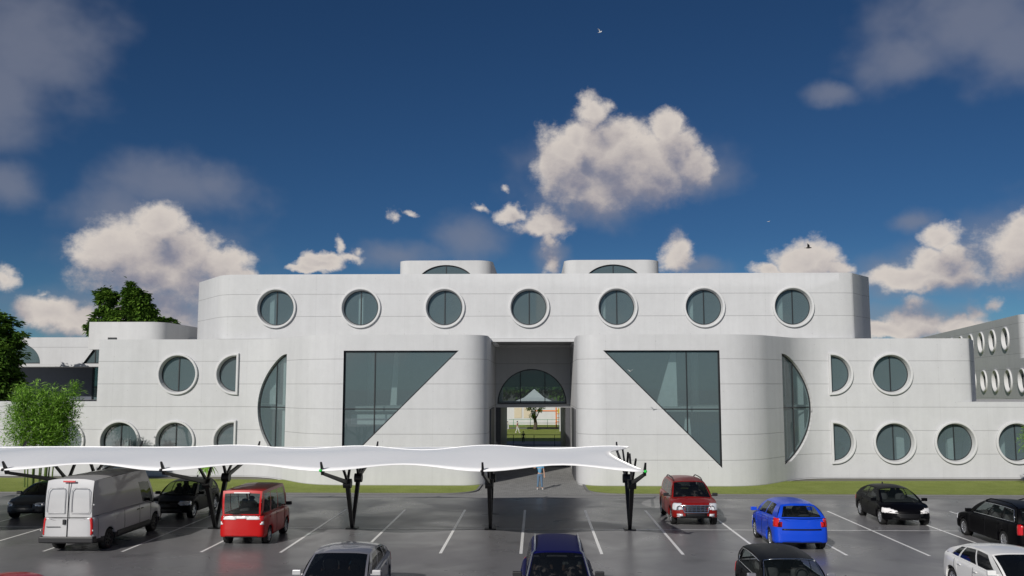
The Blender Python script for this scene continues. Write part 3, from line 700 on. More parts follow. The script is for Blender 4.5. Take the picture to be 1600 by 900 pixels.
for j, nm in ((NV//2, 'seam'),):
    t_ = MB(); t_.tube([Vector(grid_[i*W_+j])+Vector((0, 0, .012)) for i in range(0, nb*NU+1)], .022 if nm == 'edge_cable' else .016, 6); t_.build(nm, 'membrane', port)
fab = o.build('canopy_fabric', 'membrane', port); md = fab.modifiers.new('thick', 'SOLIDIFY'); md.thickness = .025
def bar(mb, a, c, w0, w1, h0=None, h1=None):
    a, c = Vector(a), Vector(c); t = (c-a).normalized(); u = Vector((1, 0, 0)); w_ = t.cross(u).normalized()
    h0 = h0 or w0; h1 = h1 or w1; vs = []
    for p, w, h in ((a, w0, h0), (c, w1, h1)):
        for su, sw in ((-1, -1), (1, -1), (1, 1), (-1, 1)): vs.append(p + u*w*su/2 + w_*h*sw/2)
    mb.add(vs, [(0, 3, 2, 1), (4, 5, 6, 7), (0, 1, 5, 4), (1, 2, 6, 5), (2, 3, 7, 6), (3, 0, 4, 7)])
for k, X in enumerate(PX):
    x = X + 13
    mb = MB(); mb.box(x-.24, x+.24, -.24, .24, 0, .045)
    bar(mb, (x, -.04, .03), (x, -1.12, 1.95), .13, .17, .11, .22); bar(mb, (x, .04, .03), (x, 1.12, 1.95), .13, .17, .11, .22)
    mb.tube([(x-.16, -1.12, 1.97), (x+.16, -1.12, 1.97)], .19, 14); mb.tube([(x-.16, 1.12, 1.97), (x+.16, 1.12, 1.97)], .19, 14)
    post = mb.build('post', 'black_steel', port, .012)
    for s_ in (-1, 1):
        m2 = MB(); bar(m2, (x, s_*1.2, 2.02), (x, s_*5.5, 2.80), .11, .09, .17, .10); bar(m2, (x, s_*5.45, 2.78), (x, s_*5.78, 3.22), .11, .07, .16, .05)
        m2.build('arm', 'black_steel', post, .01)
        m2 = MB(); bar(m2, (x, s_*1.12, 2.05), (x, s_*.32, 3.12), .10, .08, .13, .10); m2.build('arm', 'black_steel', post, .01)
        m2 = MB(); bar(m2, (x, s_*1.2, 2.08), (x, s_*2.7, 3.10), .09, .07, .12, .08); m2.build('arm', 'black_steel', post, .01)
    m2 = MB(); m2.ell((x-.02 if k else x, -5.74, 2.92), (.06, .05, .055)); m2.build('end_clamp', 'green_cap' if k in (0, 2) else 'black_steel', post)
# ------------------------------------------------------------------ vehicles
def interp(x, tab):
    if x <= tab[0][0]: return tab[0][1]
    for (a, va), (c, vc) in zip(tab[:-1], tab[1:]):
        if x <= c:
            t = (x-a)/(c-a); t = t*t*(3-2*t)*.5 + t*.5; return va+(vc-va)*t
    return tab[-1][1]
def catmull(P_, sub):
    out = []; n = len(P_)
    for i in range(n-1):
        p0, p1, p2, p3 = P_[max(i-1, 0)], P_[i], P_[i+1], P_[min(i+2, n-1)]
        for k in range(sub[i]):
            t = k/sub[i]; q = []
            for d in range(2):
                a = .5*(2*p1[d] + (p2[d]-p0[d])*t + (2*p0[d]-5*p1[d]+4*p2[d]-p3[d])*t*t + (3*p1[d]-p0[d]-3*p2[d]+p3[d])*t**3)
                lo, hi = min(p1[d], p2[d]), max(p1[d], p2[d]); q.append(min(max(a, lo-.004), hi+.004))
            out.append(tuple(q))
    out.append(tuple(P_[-1])); return out
def vehicle(name, label, cat, X, Y, facing, sp, group=None, tilt=0.0):
    """facing -1: nose towards the camera; +1: nose away"""
    L, W, H = sp['L'], sp['W'], sp['H']; hl = L/2; sill = sp.get('sill', .24); r = sp.get('r', .33)
    xf, xr = sp.get('xf', hl-.82), sp.get('xr', -hl+.80); belt, top = sp['belt'], sp['top']; xA, xB, xC, xD = sp['g']
    kf, kr, rf, rr = sp.get('kf', .26), sp.get('kr', .12), sp.get('rf', .25), sp.get('rr', .15)
    root = thing(name, label, cat, (X, Y, 0), radians(90)*facing + tilt, group)
    P_ = sp['paint']
    def deform(p):
        x, y, z = p; hw = W/2
        if x > hl-.9:
            t = (x-(hl-.9))/.9; x -= t*t*(kf*(abs(y)/hw)**2.4) + t*rf*max(0, z-.58)*.9
            y *= 1-.05*t*t
        if x < -hl+.7:
            t = ((-hl+.7)-x)/.7; x += t*t*(kr*(abs(y)/hw)**2.6) + t*rr*max(0, z-.62)
            y *= 1-.03*t*t
        return (x, y, z)
    xs = set(round(-hl + L*i/64, 4) for i in range(65))
    for c in (xf, xr):
        for k in range(0, 19): xs.add(round(c + (r+.055)*cos(pi*k/18), 4))
        xs.add(round(c+(r+.056), 4)); xs.add(round(c-(r+.056), 4))
    xs = sorted(x for x in xs if abs(x) < hl-.2)
    xs = [-hl, -hl+.012, -hl+.04, -hl+.09, -hl+.16] + xs + [hl-.16, hl-.09, hl-.04, hl-.012, hl]
    ins = {0: .13, 1: .085, 2: .045, 3: .016, 4: .003}
    rings = []; n = len(xs)
    for i, x in enumerate(xs):
        q = ins.get(i, ins.get(n-1-i, 0)); w = W/2*(1-.05*(abs(x)/hl)**5)-q*.9
        zl = sill + (.03 if abs(x) > hl-.5 else 0)
        for c in (xf, xr):
            d = abs(x-c)
            if d < r+.055: zl = max(zl, r + sqrt((r+.055)**2-d*d)-.01)
        zb = interp(x, belt)-q*.5; zt = interp(x, top)-q*.9; zl += q*.8
        if xD < x < xA: zt = min(zt, zb-.02)
        sec = [(0, zl), (w*.80, zl), (w-.025, zl+.01), (w, zl+.10*(zb-zl)), (w+.004, zl+.5*(zb-zl)), (w-.02, zb-.12*(zb-zl)), (w-.055, zb-.02), (w-.13, zb+.005), (w*.55, zt-.012), (0, zt)]
        rings.append(catmull(sec, [1, 1, 1, 8, 6, 2, 2, 4, 4]))
    m = len(rings[0]); V0 = []
    for x, rg in zip(xs, rings):
        V0 += [(x, y, z) for y, z in rg] + [(x, -y, z) for y, z in rg]
    F = []
    for i in range(n-1):
        for j in range(m-1):
            a, c = i*2*m+j, (i+1)*2*m+j
            F.append((a, a+1, c+1, c)); F.append((a+m, c+m, c+1+m, a+1+m))
    for i, fl in ((0, 1), (n-1, 0)):
        NC = 14; base = len(V0); x = xs[i]
        for j in range(m):
            y, z = rings[i][j]
            for k in range(NC+1): V0.append((x, y*(1-2*k/NC), z))
        for j in range(m-1):
            for k in range(NC):
                a = base+j*(NC+1)+k; f = (a, a+1, a+NC+2, a+NC+1); F.append(f if not fl else tuple(reversed(f)))
    V = [deform(v) for v in V0]
    bm = bmesh.new(); bv = [bm.verts.new(v) for v in V]; bm.verts.index_update()
    for f in F:
        try: bm.faces.new([bv[i] for i in f])
        except ValueError: pass
    bmesh.ops.remove_doubles(bm, verts=bm.verts, dist=.0008)
    bmesh.ops.recalc_face_normals(bm, faces=bm.faces)
    bm.normal_update(); tree = BVHTree.FromBMesh(bm)
    me = bpy.data.meshes.new('body'); bm.to_mesh(me); bm.free()
    me.materials.append(M[P_]); me.materials.append(M['interior']); me.materials.append(M['black_plastic'])
    clad = sp.get('clad', 0)
    for p in me.polygons:
        p.use_smooth = True; c = p.center
        if xD+.12 < c.x < xA-.05 and p.normal.z > .6 and abs(c.y) < W/2-.13 and c.z > .7: p.material_index = 1
        elif clad and c.z < clad and (sp.get('clad_ends') is None or abs(c.x) > hl-sp['clad_ends'] ): p.material_index = 2
        elif p.normal.z < -.6: p.material_index = 2
    body = bpy.data.objects.new('body', me); C.objects.link(body); body.parent = root
    fc = [([V0[i] for i in f], [V[i] for i in f]) for f in F]
    cent = [tuple(sum(p[d] for p in a)/len(a) for d in range(3)) for a, _ in fc]
    def patch(pname, matn, pred, off=.006, parent=None, sides=(1, -1), lab=None):
        outp = []
        for sgn in sides:
            mb = MB(); vi = {}
            for (a, dd), c in zip(fc, cent):
                if (sgn == 0 or c[1]*sgn > 0) and pred(c[0], abs(c[1]), c[2]):
                    idx = []
                    for p in dd:
                        key = (round(p[0], 4), round(p[1], 4), round(p[2], 4))
                        if key not in vi:
                            nn = tree.find_nearest(Vector(p))[1]; vi[key] = len(mb.v)
                            mb.v.append(tuple(Vector(p)+nn*off)); mb.uv.append((0, 0))
                        idx.append(vi[key])
                    if len(set(idx)) == len(idx): mb.f.append(tuple(idx)); mb.sm.append(True)
            if mb.f:
                o = mb.build(pname, matn, parent or root, clean=False); md = o.modifiers.new('t', 'SOLIDIFY'); md.thickness = .012; md.offset = 0
                if lab: o['label'] = lab
                outp.append(o)
        return outp
    # lamps, grille, bumper inserts
    for a in sp.get('patches', ()): patch(*a)
    # glass house ------------------------------------------------------
    wbA = W/2*(1-.05*(abs(xA)/hl)**5)-.12; wbD = W/2*(1-.05*(abs(xD)/hl)**5)-.12; wr = sp.get('wr', .62); bA, bB, bC, bD = sp.get('bulge', (.22, .12, .08, .14))
    crown = sp.get('crown', .07); zr = H-crown
    def rz_(x): t = (x-xC)/(xB-xC); return zr - sp.get('droop', .05)*abs(2*t-1)**2.2 - sp.get('rake', 0)*max(0, .6-t)
    def hz(s): return crown*(1-abs(s)**3.2)
    def Ptop_f(s): return Vector((xB + bB*(1-s*s), s*wr, rz_(xB)+hz(s)))
    def Ptop_r(s): return Vector((xC - bC*(1-s*s), s*wr, rz_(xC)+hz(s)))
    def Pbot_f(s): x = xA + bA*(1-s*s); return Vector((x, s*wbA, interp(x, belt)*s*s + interp(x, top)*(1-s*s)-.008))
    def Pbot_r(s): x = xD - bD*(1-s*s); return Vector((x, s*wbD, interp(x, belt)*s*s + (interp(x, top)*(1-s*s))-.012))
    def wind(s, v): p = Pbot_f(s).lerp(Ptop_f(s), v); p.x += .05*sin(pi*v); p.z += .02*sin(pi*v); return p
    def back(s, v): p = Pbot_r(s).lerp(Ptop_r(s), v); p.x -= .05*sin(pi*v); p.z += .02*sin(pi*v); return p
    def side(u, v):
        xb_ = xA+(xD-xA)*u; xt = xB+(xC-xB)*u; w0 = wbA+(wbD-wbA)*u
        w0 = max(w0, W/2*(1-.05*(abs(xb_)/hl)**5)-.12) if .1 < u < .9 else w0
        b0 = Vector((xb_, w0, interp(xb_, belt)-.008)); t0 = Vector((xt, wr, rz_(xt))); p = b0.lerp(t0, v); p.y += .035*sin(pi*v); 
        e = min(u, 1-u)*12
        p.x += (.05 if u < .5 else -.05)*sin(pi*v)*max(0, 1-e); p.z += .02*sin(pi*v)*max(0, 1-e); return p
    def roof(s, t):
        a, c = Ptop_f(s), Ptop_r(s); p = a.lerp(c, t); x = xB+(xC-xB)*t; p.z = rz_(x)+hz(s); return p
    frame = MB()
    def grid(mb, fn, us, vs_, keep, flip=False):
        k = len(mb.v); nu, nv = len(us), len(vs_); mb.v += [tuple(fn(u, v)) for u in us for v in vs_]; mb.uv += [(0, 0)]*(nu*nv)
        for i in range(nu-1):
            for j in range(nv-1):
                if keep((us[i]+us[i+1])/2, (vs_[j]+vs_[j+1])/2):
                    f = (k+i*nv+j, k+(i+1)*nv+j, k+(i+1)*nv+j+1, k+i*nv+j+1); mb.f.append(tuple(reversed(f)) if flip else f); mb.sm.append(True)
    def lin(a, c, n_): return [a+(c-a)*i/n_ for i in range(n_+1)]
    sm_, vm0, vm1 = sp.get('wmargin', (.93, .05, .95))
    ss = [-1] + lin(-sm_, sm_, 14) + [1]; vv = [0] + lin(vm0, vm1, 6) + [1]
    inw = lambda s, v: abs(s) < sm_ and vm0 < v < vm1
    gl = sp.get('glass', 'car_glass')
    grid(frame, wind, ss, vv, lambda s, v: not inw(s, v), True); g = MB(); grid(g, wind, ss, vv, inw, True); g.build('windscreen', gl, root, clean=False)
    rm, r0, r1 = sp.get('rmargin', (.86, .12, .90)); ss = [-1] + lin(-rm, rm, 12) + [1]; vv = [0] + lin(r0, r1, 6) + [1]
    inr = lambda s, v: abs(s) < rm and r0 < v < r1 and not sp.get('noback')
    grid(frame, back, ss, vv, lambda s, v: not inr(s, v)); 
    if not sp.get('noback'): g = MB(); grid(g, back, ss, vv, inr); g.build('rear_window', gl, root, clean=False)
    cuts = sp['side']; v0, v1 = sp.get('sv', (.08, .90))
    us = sorted(set([0, 1] + [round(q, 4) for a, c in cuts for q in lin(a, c, 6)])); vv = [0] + lin(v0, v1, 5) + [1]
    # the window outlines taper to the front and rear corners
    ins_ = lambda u, v: any(a < u < c for a, c in cuts) and v0 < v < v1
    for sgn in (1, -1):
        fn = lambda u, v, sg=sgn: Vector((side(u, v).x, side(u, v).y*sg, side(u, v).z))
        grid(frame, fn, us, vv, lambda u, v: not ins_(u, v), sgn < 0)
        for a, c in cuts:
            g = MB(); grid(g, fn, lin(a, c, 6), lin(v0, v1, 5), lambda u, v: True, sgn < 0); g.build('side_window', gl, root, clean=False)
        if sp.get('trim'):
            t_ = MB(); t_.tube([fn(cuts[0][0]+(cuts[-1][1]-cuts[0][0])*k/12, v0) + Vector((0, sgn*.012, 0)) for k in range(13)] + [fn(cuts[-1][1], v) + Vector((0, sgn*.012, 0)) for v in (.5, v1)] +
               ([fn(cuts[-1][1]+(cuts[0][0]-cuts[-1][1])*k/12, v1) + Vector((0, sgn*.012, 0)) for k in range(1, 13)]), .014, 6); t_.build('window_trim', 'chrome', root)
    frame.build('cabin_frame', P_, root, clean=False)
    rf_ = MB(); grid(rf_, roof, lin(-1, 1, 16), lin(0, 1, 12), lambda u, v: True, False); rf_.build('roof', sp.get('roof_mat', P_), root, clean=False)
    if sp.get('rails'):
        for sgn in (1, -1):
            t_ = MB(); pts = []
            for k in range(13):
                q = roof(sgn*.90, .04+.92*k/12); q.z += .075*min(1, 6*min(k, 12-k)/12)+.01; pts.append(q)
            if sp.get('raildown'): pts = [wind(sgn*.985, v)+Vector((.02, 0, .02)) for v in (0, .25, .5, .75, .97)] + pts
            t_.tube(pts, .024, 8); t_.build('roof_rail', sp['rails'], root)
    if sp.get('wtrim'):
        t_ = MB(); pts = [wind(-.95, v) for v in (0, .3, .6, .9)] + [wind(s, .97) for s in lin(-.93, .93, 10)] + [wind(.95, v) for v in (.9, .6, .3, 0)]
        t_.tube([p+Vector((.012, 0, .012)) for p in pts], .013, 6); t_.build('windscreen_trim', 'chrome', root)
    if sp.get('antenna'): t_ = MB(); t_.ell((xC+.15, 0, H+.01), (.09, .02, .05)); t_.build('antenna', 'black_plastic', root)
    # seats, dash, wheel
    zbm = interp(0, belt); xs_ = (xA*.25+xB*.75)-.55
    if not sp.get('noseats'):
        for yy in (-.38, .38):
            for xx in (xs_, xs_-.85):
                if xx < xD+.35 and xx != xs_: continue
                t_ = MB(); t_.ell((xx, yy, zbm+.02), (.10, .23, .30), 10, 8); t_.ell((xx, yy, min(zbm+.36, H-.28)), (.06, .13, .09), 10, 6); t_.build('seat', 'seat_cloth', root)
        t_ = MB(); t_.box(xA-.55, xA-.10, -W/2+.30, W/2-.30, zbm-.05, zbm+.04); t_.build('dashboard', 'interior', root, .02)
        t_ = MB(); t_.lathe([(.17, -.012), (.19, 0), (.17, .012), (.155, 0), (.17, -.012)], 20, Matrix.Translation((xA-.68, .38, zbm+.06)) @ Matrix.Rotation(radians(65), 4, 'Y') @ Matrix.Rotation(radians(90), 4, 'X')); t_.build('steering_wheel', 'interior', root)
    # wheels
    for xx in (xf, xr):
        for sgn in (1, -1):
            y1 = sgn*(W/2-.035); y0 = sgn*(W/2-.24); T = Matrix.Translation((xx, 0, r))
            t_ = MB(); t_.lathe([(r*.62, y0), (r*.93, y0), (r, y0+sgn*.03), (r, y1-sgn*.03), (r*.95, y1), (r*.70, y1), (r*.66, y1-sgn*.012)], 28, T)
            wh = t_.build('wheel', 'rubber', root, clean=False)
            t_ = MB(); t_.lathe([(r*.68, y1-sgn*.01), (r*.64, y1-sgn*.004), (r*.60, y1-sgn*.03), (r*.60, y1-sgn*.10)], 28, T)
            t_.lathe([(0, y1-sgn*.015), (r*.13, y1-sgn*.018), (r*.15, y1-sgn*.05)], 14, T)
            ns = sp.get('spokes', 5)
            for k in range(ns):
                R_ = T @ Matrix.Rotation(2*pi*k/ns+.3, 4, 'Y'); ya, yb = sorted((y1-sgn*.02, y1-sgn*.055)); w_ = .028 if ns > 6 else .042
                t_.box(r*.10, r*.62, ya, yb, -w_, w_, R_)
            t_.build('rim', sp.get('rim', 'alloy'), wh, clean=False)
            t_ = MB(); t_.lathe([(0, y1-sgn*.085), (r*.60, y1-sgn*.085)], 20, T); t_.build('dark_backing', 'black_plastic', wh, clean=False)  # dark backing disc: its colour stands in for shade between the spokes
            t_ = MB(); t_.lathe([(0, y0), (r+.05, y0-sgn*.01), (r+.05, y0+sgn*.01)], 20, T); t_.build('wheel_well', 'black_plastic', root, clean=False)
    # mirrors
    mx = xA-.28-.25*(xA-xB)*.3
    for sgn in (1, -1):
        mz = interp(mx, belt)+sp.get('mzo', .10); my = sgn*(W/2+.07); t_ = MB(); t_.box(mx-.055, mx+.055, *sorted((my-sgn*.12, my+sgn*.11)), mz-.065, mz+.07); t_.box(mx-.025, mx+.035, *sorted((sgn*(W/2-.13), my-sgn*.121)), mz-.07, mz-.03)
        mi = t_.build('wing_mirror', sp.get('mirror', P_), root, .05)
        if sp.get('big_mirror'): mi.scale = (1, 1, 1)
    # door shut lines and handles laid on the flank
    for sgn in (1, -1):
        for dx in sp.get('doors', ()):
            t_ = MB(); pts = []
            for k in range(15):
                z = sill+.10 + (interp(dx, belt)-.03-sill-.10)*k/14
                h = tree.ray_cast(Vector((dx, sgn*3, z)), Vector((0, -sgn, 0)))
                if h[0] is not None and abs(h[0].y) > W/2-.2: pts.append(h[0]+Vector((0, sgn*.001, 0)))
            if len(pts) > 3: t_.tube(pts, .008, 4, False); t_.build('door_seam', 'grille_black', body)
        for dx in sp.get('handles', ()):
            z = interp(dx, belt)-sp.get('hdrop', .13); h = tree.ray_cast(Vector((dx, sgn*3, z)), Vector((0, -sgn, 0)))
            if h[0] is not None: t_ = MB(); t_.box(dx-.09, dx+.09, *sorted((h[0].y-sgn*.01, h[0].y+sgn*.03)), z-.018, z+.018); t_.build('door_handle', sp.get('hmat', P_), root, .008)
    return root, tree, body
def front_set(hl, hz0, hz1, hy, gz0, gz1, gy, wrap=.30, lamp='lamp_clear', lower=True, bz=(.30, .46), by=.55):
    out = [('headlight', lamp, lambda x, y, z: x > hl-wrap and hz0+.10*max(0, hy+.22-y) < z < hz1 and y > hy),
           ('grille', 'grille_black', lambda x, y, z: x > hl-.03 and gz0 < z < gz1 and y < gy, .006, None, (0,))]
    if lower: out.append(('air_intake', 'grille_black', lambda x, y, z: x > hl-.03 and bz[0] < z < bz[1] and y < by, .005, None, (0,)))
    return out
def rear_set(hl, z0, z1, y0, wrap=.18, mat_='lamp_red', plate=None):
    out = [('tail_light', mat_, lambda x, y, z: x < -hl+wrap and z0 < z < z1 and y > y0)]
    if plate: out.append(('number_plate', 'plate', lambda x, y, z: x < -hl+.03 and plate < z < plate+.11 and y < .26, .006, None, (0,)))
    return out
# panel van ------------------------------------------------------------
hl = 3.05
van = dict(L=6.1, W=2.03, H=2.64, r=.36, sill=.30, xf=2.05, xr=-1.90, paint='paint_silver', rim='black_plastic', spokes=8, belt=[(-3.05, 1.28), (1.5, 1.28), (2.1, 1.12), (3.05, .95)],
    top=[(-3.05, 1.28), (1.6, 1.28), (2.3, 1.18), (3.05, .98)], g=(2.25, 1.25, -2.93, -3.0), wr=.84, bulge=(.25, .10, .02, .02), kf=.30, kr=.03, rf=.2, rr=.0, droop=.03,
    side=[(.03, .23)], sv=(.02, .66), noback=True, mirror='black_plastic', doors=(1.55, .55, -.75, -2.75), handles=(.75, .40), hdrop=.18, hmat='black_plastic', clad=.52,
    patches=front_set(hl, .78, .98, .55, .55, .75, .6) + [('tail_light', 'lamp_red', lambda x, y, z: x < -hl+.06 and .66 < z < 1.26 and y > .82)])
vr, vt, vb = vehicle('panel_van', 'silver grey panel van with closed rear doors, parked under the car port', 'van', -16.72, 35.25, 1, van)
# rear doors: centre seam, pressed outlines, handle, third brake light, bumper
mb = MB(); xr_ = -3.085
mb.box(xr_, xr_+.03, -.008, .008, .56, 2.50).build('door_seam', 'grille_black', vr)
for s_ in (-1, 1):
    pts = [(xr_, s_*.12, 1.42), (xr_, s_*.12, 2.2), (xr_, s_*.18, 2.3), (xr_, s_*.66, 2.3), (xr_, s_*.74, 2.2), (xr_, s_*.79, 1.5), (xr_, s_*.74, 1.42), (xr_, s_*.12, 1.42)]
    t_ = MB(); t_.tube([(x+.012, y, z) for x, y, z in pts], .014, 6); t_.build('door_pressing', 'paint_silver', vr)
    for z in (.8, 1.7): t_ = MB(); t_.box(xr_-.01, xr_+.03, *sorted((s_*.92, s_*.955)), z, z+.05); t_.build('hinge', 'paint_silver', vr)
t_ = MB(); t_.box(xr_-.02, xr_+.02, .06, .16, 1.02, 1.2); t_.build('door_handle', 'black_plastic', vr, .01)
t_ = MB(); t_.box(xr_-.0, xr_+.05, -.22, .22, 2.50, 2.56); t_.build('brake_light', 'lamp_red', vr, .01)
t_ = MB(); t_.box(xr_-.05, xr_+.25, -.985, .985, .38, .60); t_.build('rear_bumper', 'black_plastic', vr, .04)
t_ = MB(); t_.box(xr_-.005, xr_+.02, .25, .75, .93, .95); t_.build('badge_strip', 'black_plastic', vr)
for s_ in (-1, 1): t_ = MB(); t_.box(-1.35, 1.45, *sorted((s_*1.0, s_*1.035)), .38, .56); t_.build('side_moulding', 'black_plastic', vr, .01)
# boxy red minivan -----------------------------------------------------
hl = 1.95
boxy = dict(L=3.9, W=1.76, H=2.05, r=.31, sill=.27, paint='paint_red', belt=[(-hl, 1.15), (1.3, 1.10), (hl, .94)], top=[(-hl, 1.15), (1.0, 1.12), (1.5, 1.06), (hl, .93)],
    g=(1.38, .85, -1.86, -1.92), wr=.74, crown=.03, droop=.01, mirror='black_plastic', bulge=(.15, .08, .02, .02), kf=.22, kr=.05, rf=.15, rr=.04, side=[(.06, .36), (.39, .66), (.69, .93)], sv=(.05, .88), rmargin=(.90, .04, .88),
    glass='car_glass_clear', doors=(.70, -.35), handles=(-.15, -1.15), spokes=7,
    patches=front_set(hl, .72, .90, .48, .60, .80, .4) + [('tail_light', 'lamp_red', lambda x, y, z: x < -hl+.14 and .90 < z < 1.09 and y > .68), ('light_panel', 'lamp_white', lambda x, y, z: x < -hl+.03 and .96 < z < 1.09 and .24 < y <= .68),
      ('light_panel', 'lamp_white', lambda x, y, z: x < -hl+.03 and 1.02 < z < 1.09 and y <= .24, .006, None, (0,)), ('reflector', 'lamp_white', lambda x, y, z: x < -hl+.1 and .80 < z < .88 and y > .74)])
rt, tt, bb = vehicle('minivan', 'bright red boxy minivan seen from behind, at the edge of the car port', 'minivan', -11.0, 35.75, 1, boxy)
t_ = MB(); t_.box(-1.99, -1.93, -.30, .30, 1.94, 1.98); t_.build('brake_light', 'lamp_white', rt, .01)
t_ = MB(); t_.tube([(-1.985, .0, 1.16), (-2.0, .35, 1.19)], .012, 6); t_.build('wiper', 'black_plastic', rt)
# helper tables --------------------------------------------------------
def hatch(hl, W, H, **k):
    d = dict(L=2*hl, W=W, H=H, belt=[(-hl, .98), (0, .95), (hl*.55, .93), (hl, .76)], top=[(-hl, 1.0), (hl*.4, .98), (hl*.6, .98), (hl, .78)],
             g=(hl*.52, hl*.12, -hl*.70, -hl*.94), wr=W/2-.31, side=[(.08, .42), (.46, .78), (.81, .92)], doors=(hl*.42, -.15, -hl*.55), handles=(0.0, -hl*.42))
    d.update(k); return d
# dark grey saloon and black car behind the van -------------------------
hl = 2.3
vehicle('parked_car', 'dark grey saloon car in deep shade at the left end of the car port', 'car', -22.8, 42.2, -1,
    hatch(hl, 1.88, 1.50, paint='paint_charcoal', g=(1.15, .35, -1.15, -1.85), patches=front_set(hl, .58, .74, .52, .54, .70, .42, .45) + rear_set(hl, .7, .88, .5), kf=.34))
hl = 2.15
vehicle('parked_car', 'black car in shade behind the silver van, nose towards the viewer', 'car', -16.4, 42.3, -1,
    hatch(hl, 1.9, 1.58, paint='paint_black', patches=front_set(hl, .62, .78, .5, .55, .72, .42, .35) + rear_set(hl, .7, .9, .5), glass='car_glass_clear', antenna=1))
# grey-silver hatchback in the foreground -------------------------------
hl = 2.3
vehicle('parked_car', 'silver grey hatchback with black windscreen, left of the navy car in front', 'car', -5.32, 25.4, -1,
    hatch(hl, 2.0, 1.52, paint='paint_greysilver', belt=[(-hl, 1.06), (-1, 1.0), (1.2, .92), (hl, .72)], top=[(-hl, 1.12), (-1, 1.02), (1.2, .96), (1.6, .93), (hl, .74)], g=(1.42, .42, -1.35, -2.05), wr=.76, mirror='paint_silver',
      side=[(.14, .42), (.45, .74), (.78, .92)], rake=.10, sv=(.08, .86), patches=front_set(hl, .60, .78, .5, .45, .60, .45, .6) + rear_set(hl, .75, 1.0, .6)))
hl = 2.35
vehicle('parked_car', 'navy blue estate car with silver roof rails in the front centre', 'car', .54, 24.3, -1,
    hatch(hl, 1.95, 1.78, paint='paint_navy', belt=[(-hl, 1.08), (1.2, 1.02), (hl, .84)], top=[(-hl, 1.08), (1.2, 1.08), (1.6, 1.06), (hl, .86)], g=(1.35, .50, -2.0, -2.25), wr=.66, mzo=.20, rails='alloy', raildown=1, mirror='black_plastic',
      side=[(.10, .38), (.41, .68), (.71, .93)], patches=front_set(hl, .66, .86, .5, .58, .80, .42, .3) + rear_set(hl, .75, 1.05, .65)))
hl = 1.95
vehicle('parked_car', 'small black car with chrome windscreen edge, right of the navy car', 'car', 6.6, 24.9, -1,
    hatch(hl, 1.92, 1.51, paint='paint_black', belt=[(-hl, .98), (1.0, .94), (hl, .80)], top=[(-hl, 1.0), (1.0, .97), (1.4, .95), (hl, .82)], g=(1.10, .55, -1.55, -1.80), wr=.70, wtrim=1, trim=1, mirror='paint_greysilver',
      glass='car_glass_clear', side=[(.06, .46), (.49, .80), (.83, .93)], patches=front_set(hl, .58, .80, .48, .50, .68, .4, .3) + rear_set(hl, .65, .92, .65), spokes=8))
hl = 2.25
vehicle('parked_car', 'white hatchback in the front right corner, black side windows', 'car', 13.05, 25.8, -1,
    hatch(hl, 1.92, 1.50, paint='paint_white', belt=[(-hl, 1.06), (-1, 1.0), (1.2, .92), (hl, .72)], top=[(-hl, 1.12), (-1, 1.02), (1.2, .96), (1.6, .93), (hl, .74)], g=(1.42, .45, -1.30, -2.02), wr=.70,
      side=[(.12, .42), (.45, .74), (.77, .90)], rake=.10, patches=front_set(hl, .60, .78, .5, .45, .60, .45, .6) + rear_set(hl, .80, 1.0, .6, .05)))
hl = 2.1
vehicle('parked_car', 'bright red car with only its roof showing at the bottom left corner', 'car', -12.6, 20.55, -1,
    hatch(hl, 1.9, 1.50, paint='paint_red', patches=front_set(hl, .60, .76, .5, .5, .66, .4) + rear_set(hl, .7, .9, .6)))
# red SUV ---------------------------------------------------------------
hl = 2.3
rt, tt, bb = vehicle('parked_car', 'dark red sport utility car with wide chrome grille, facing the viewer', 'car', 6.74, 41.15, -1,
    hatch(hl, 2.0, 1.78, r=.36, sill=.30, paint='paint_maroon', belt=[(-hl, 1.12), (1.1, 1.08), (hl, .92)], top=[(-hl, 1.12), (1.1, 1.14), (1.5, 1.12), (hl, .96)], g=(1.22, .42, -1.95, -2.18), wr=.70, rails='black_plastic',
      mirror='black_plastic', side=[(.09, .38), (.41, .68), (.71, .93)], kf=.24, rf=.12,
      patches=[('headlight', 'lamp_clear', lambda x, y, z: x > hl-.28 and .66+.12*max(0, .9-y) < z < .95 and y > .64), ('lower_grille', 'grille_black', lambda x, y, z: x > hl-.03 and .33 < z < .56 and y < .48, .006, None, (0,)),
               ('fog_light', 'lamp_clear', lambda x, y, z: x > hl-.06 and .42 < z < .52 and .62 < y < .78), ('grille', 'grille_black', lambda x, y, z: x > hl-.03 and .62 < z < .86 and y < .52, .006, None, (0,))] + rear_set(hl, .8, 1.1, .7)))
def fr(tree, y, z, o=.03):
    h = tree.ray_cast(Vector((4, y, z)), Vector((-1, 0, 0))); return Vector((h[0].x+o, y, z))
t_ = MB(); out = [(-.50, .60), (-.58, .88), (.58, .88), (.50, .60)]
lp = []
for (a, c), (d, e) in zip(out, out[1:]+out[:1]): lp += [fr(tt, a+(d-a)*k/6, c+(e-c)*k/6) for k in range(6)]
t_.tube(lp+[lp[0]], .028, 8); gr = t_.build('grille_surround', 'chrome', rt)
for z in (.68, .74, .80): t_ = MB(); t_.tube([fr(tt, -.52+1.04*k/8, z, .02) for k in range(9)], .010, 6); t_.build('grille_bar', 'chrome', gr)
for y in (-.36, -.18, 0, .18, .36): t_ = MB(); t_.tube([fr(tt, y, .63, .02), fr(tt, y, .85, .02)], .008, 6); t_.build('grille_bar', 'chrome', gr)
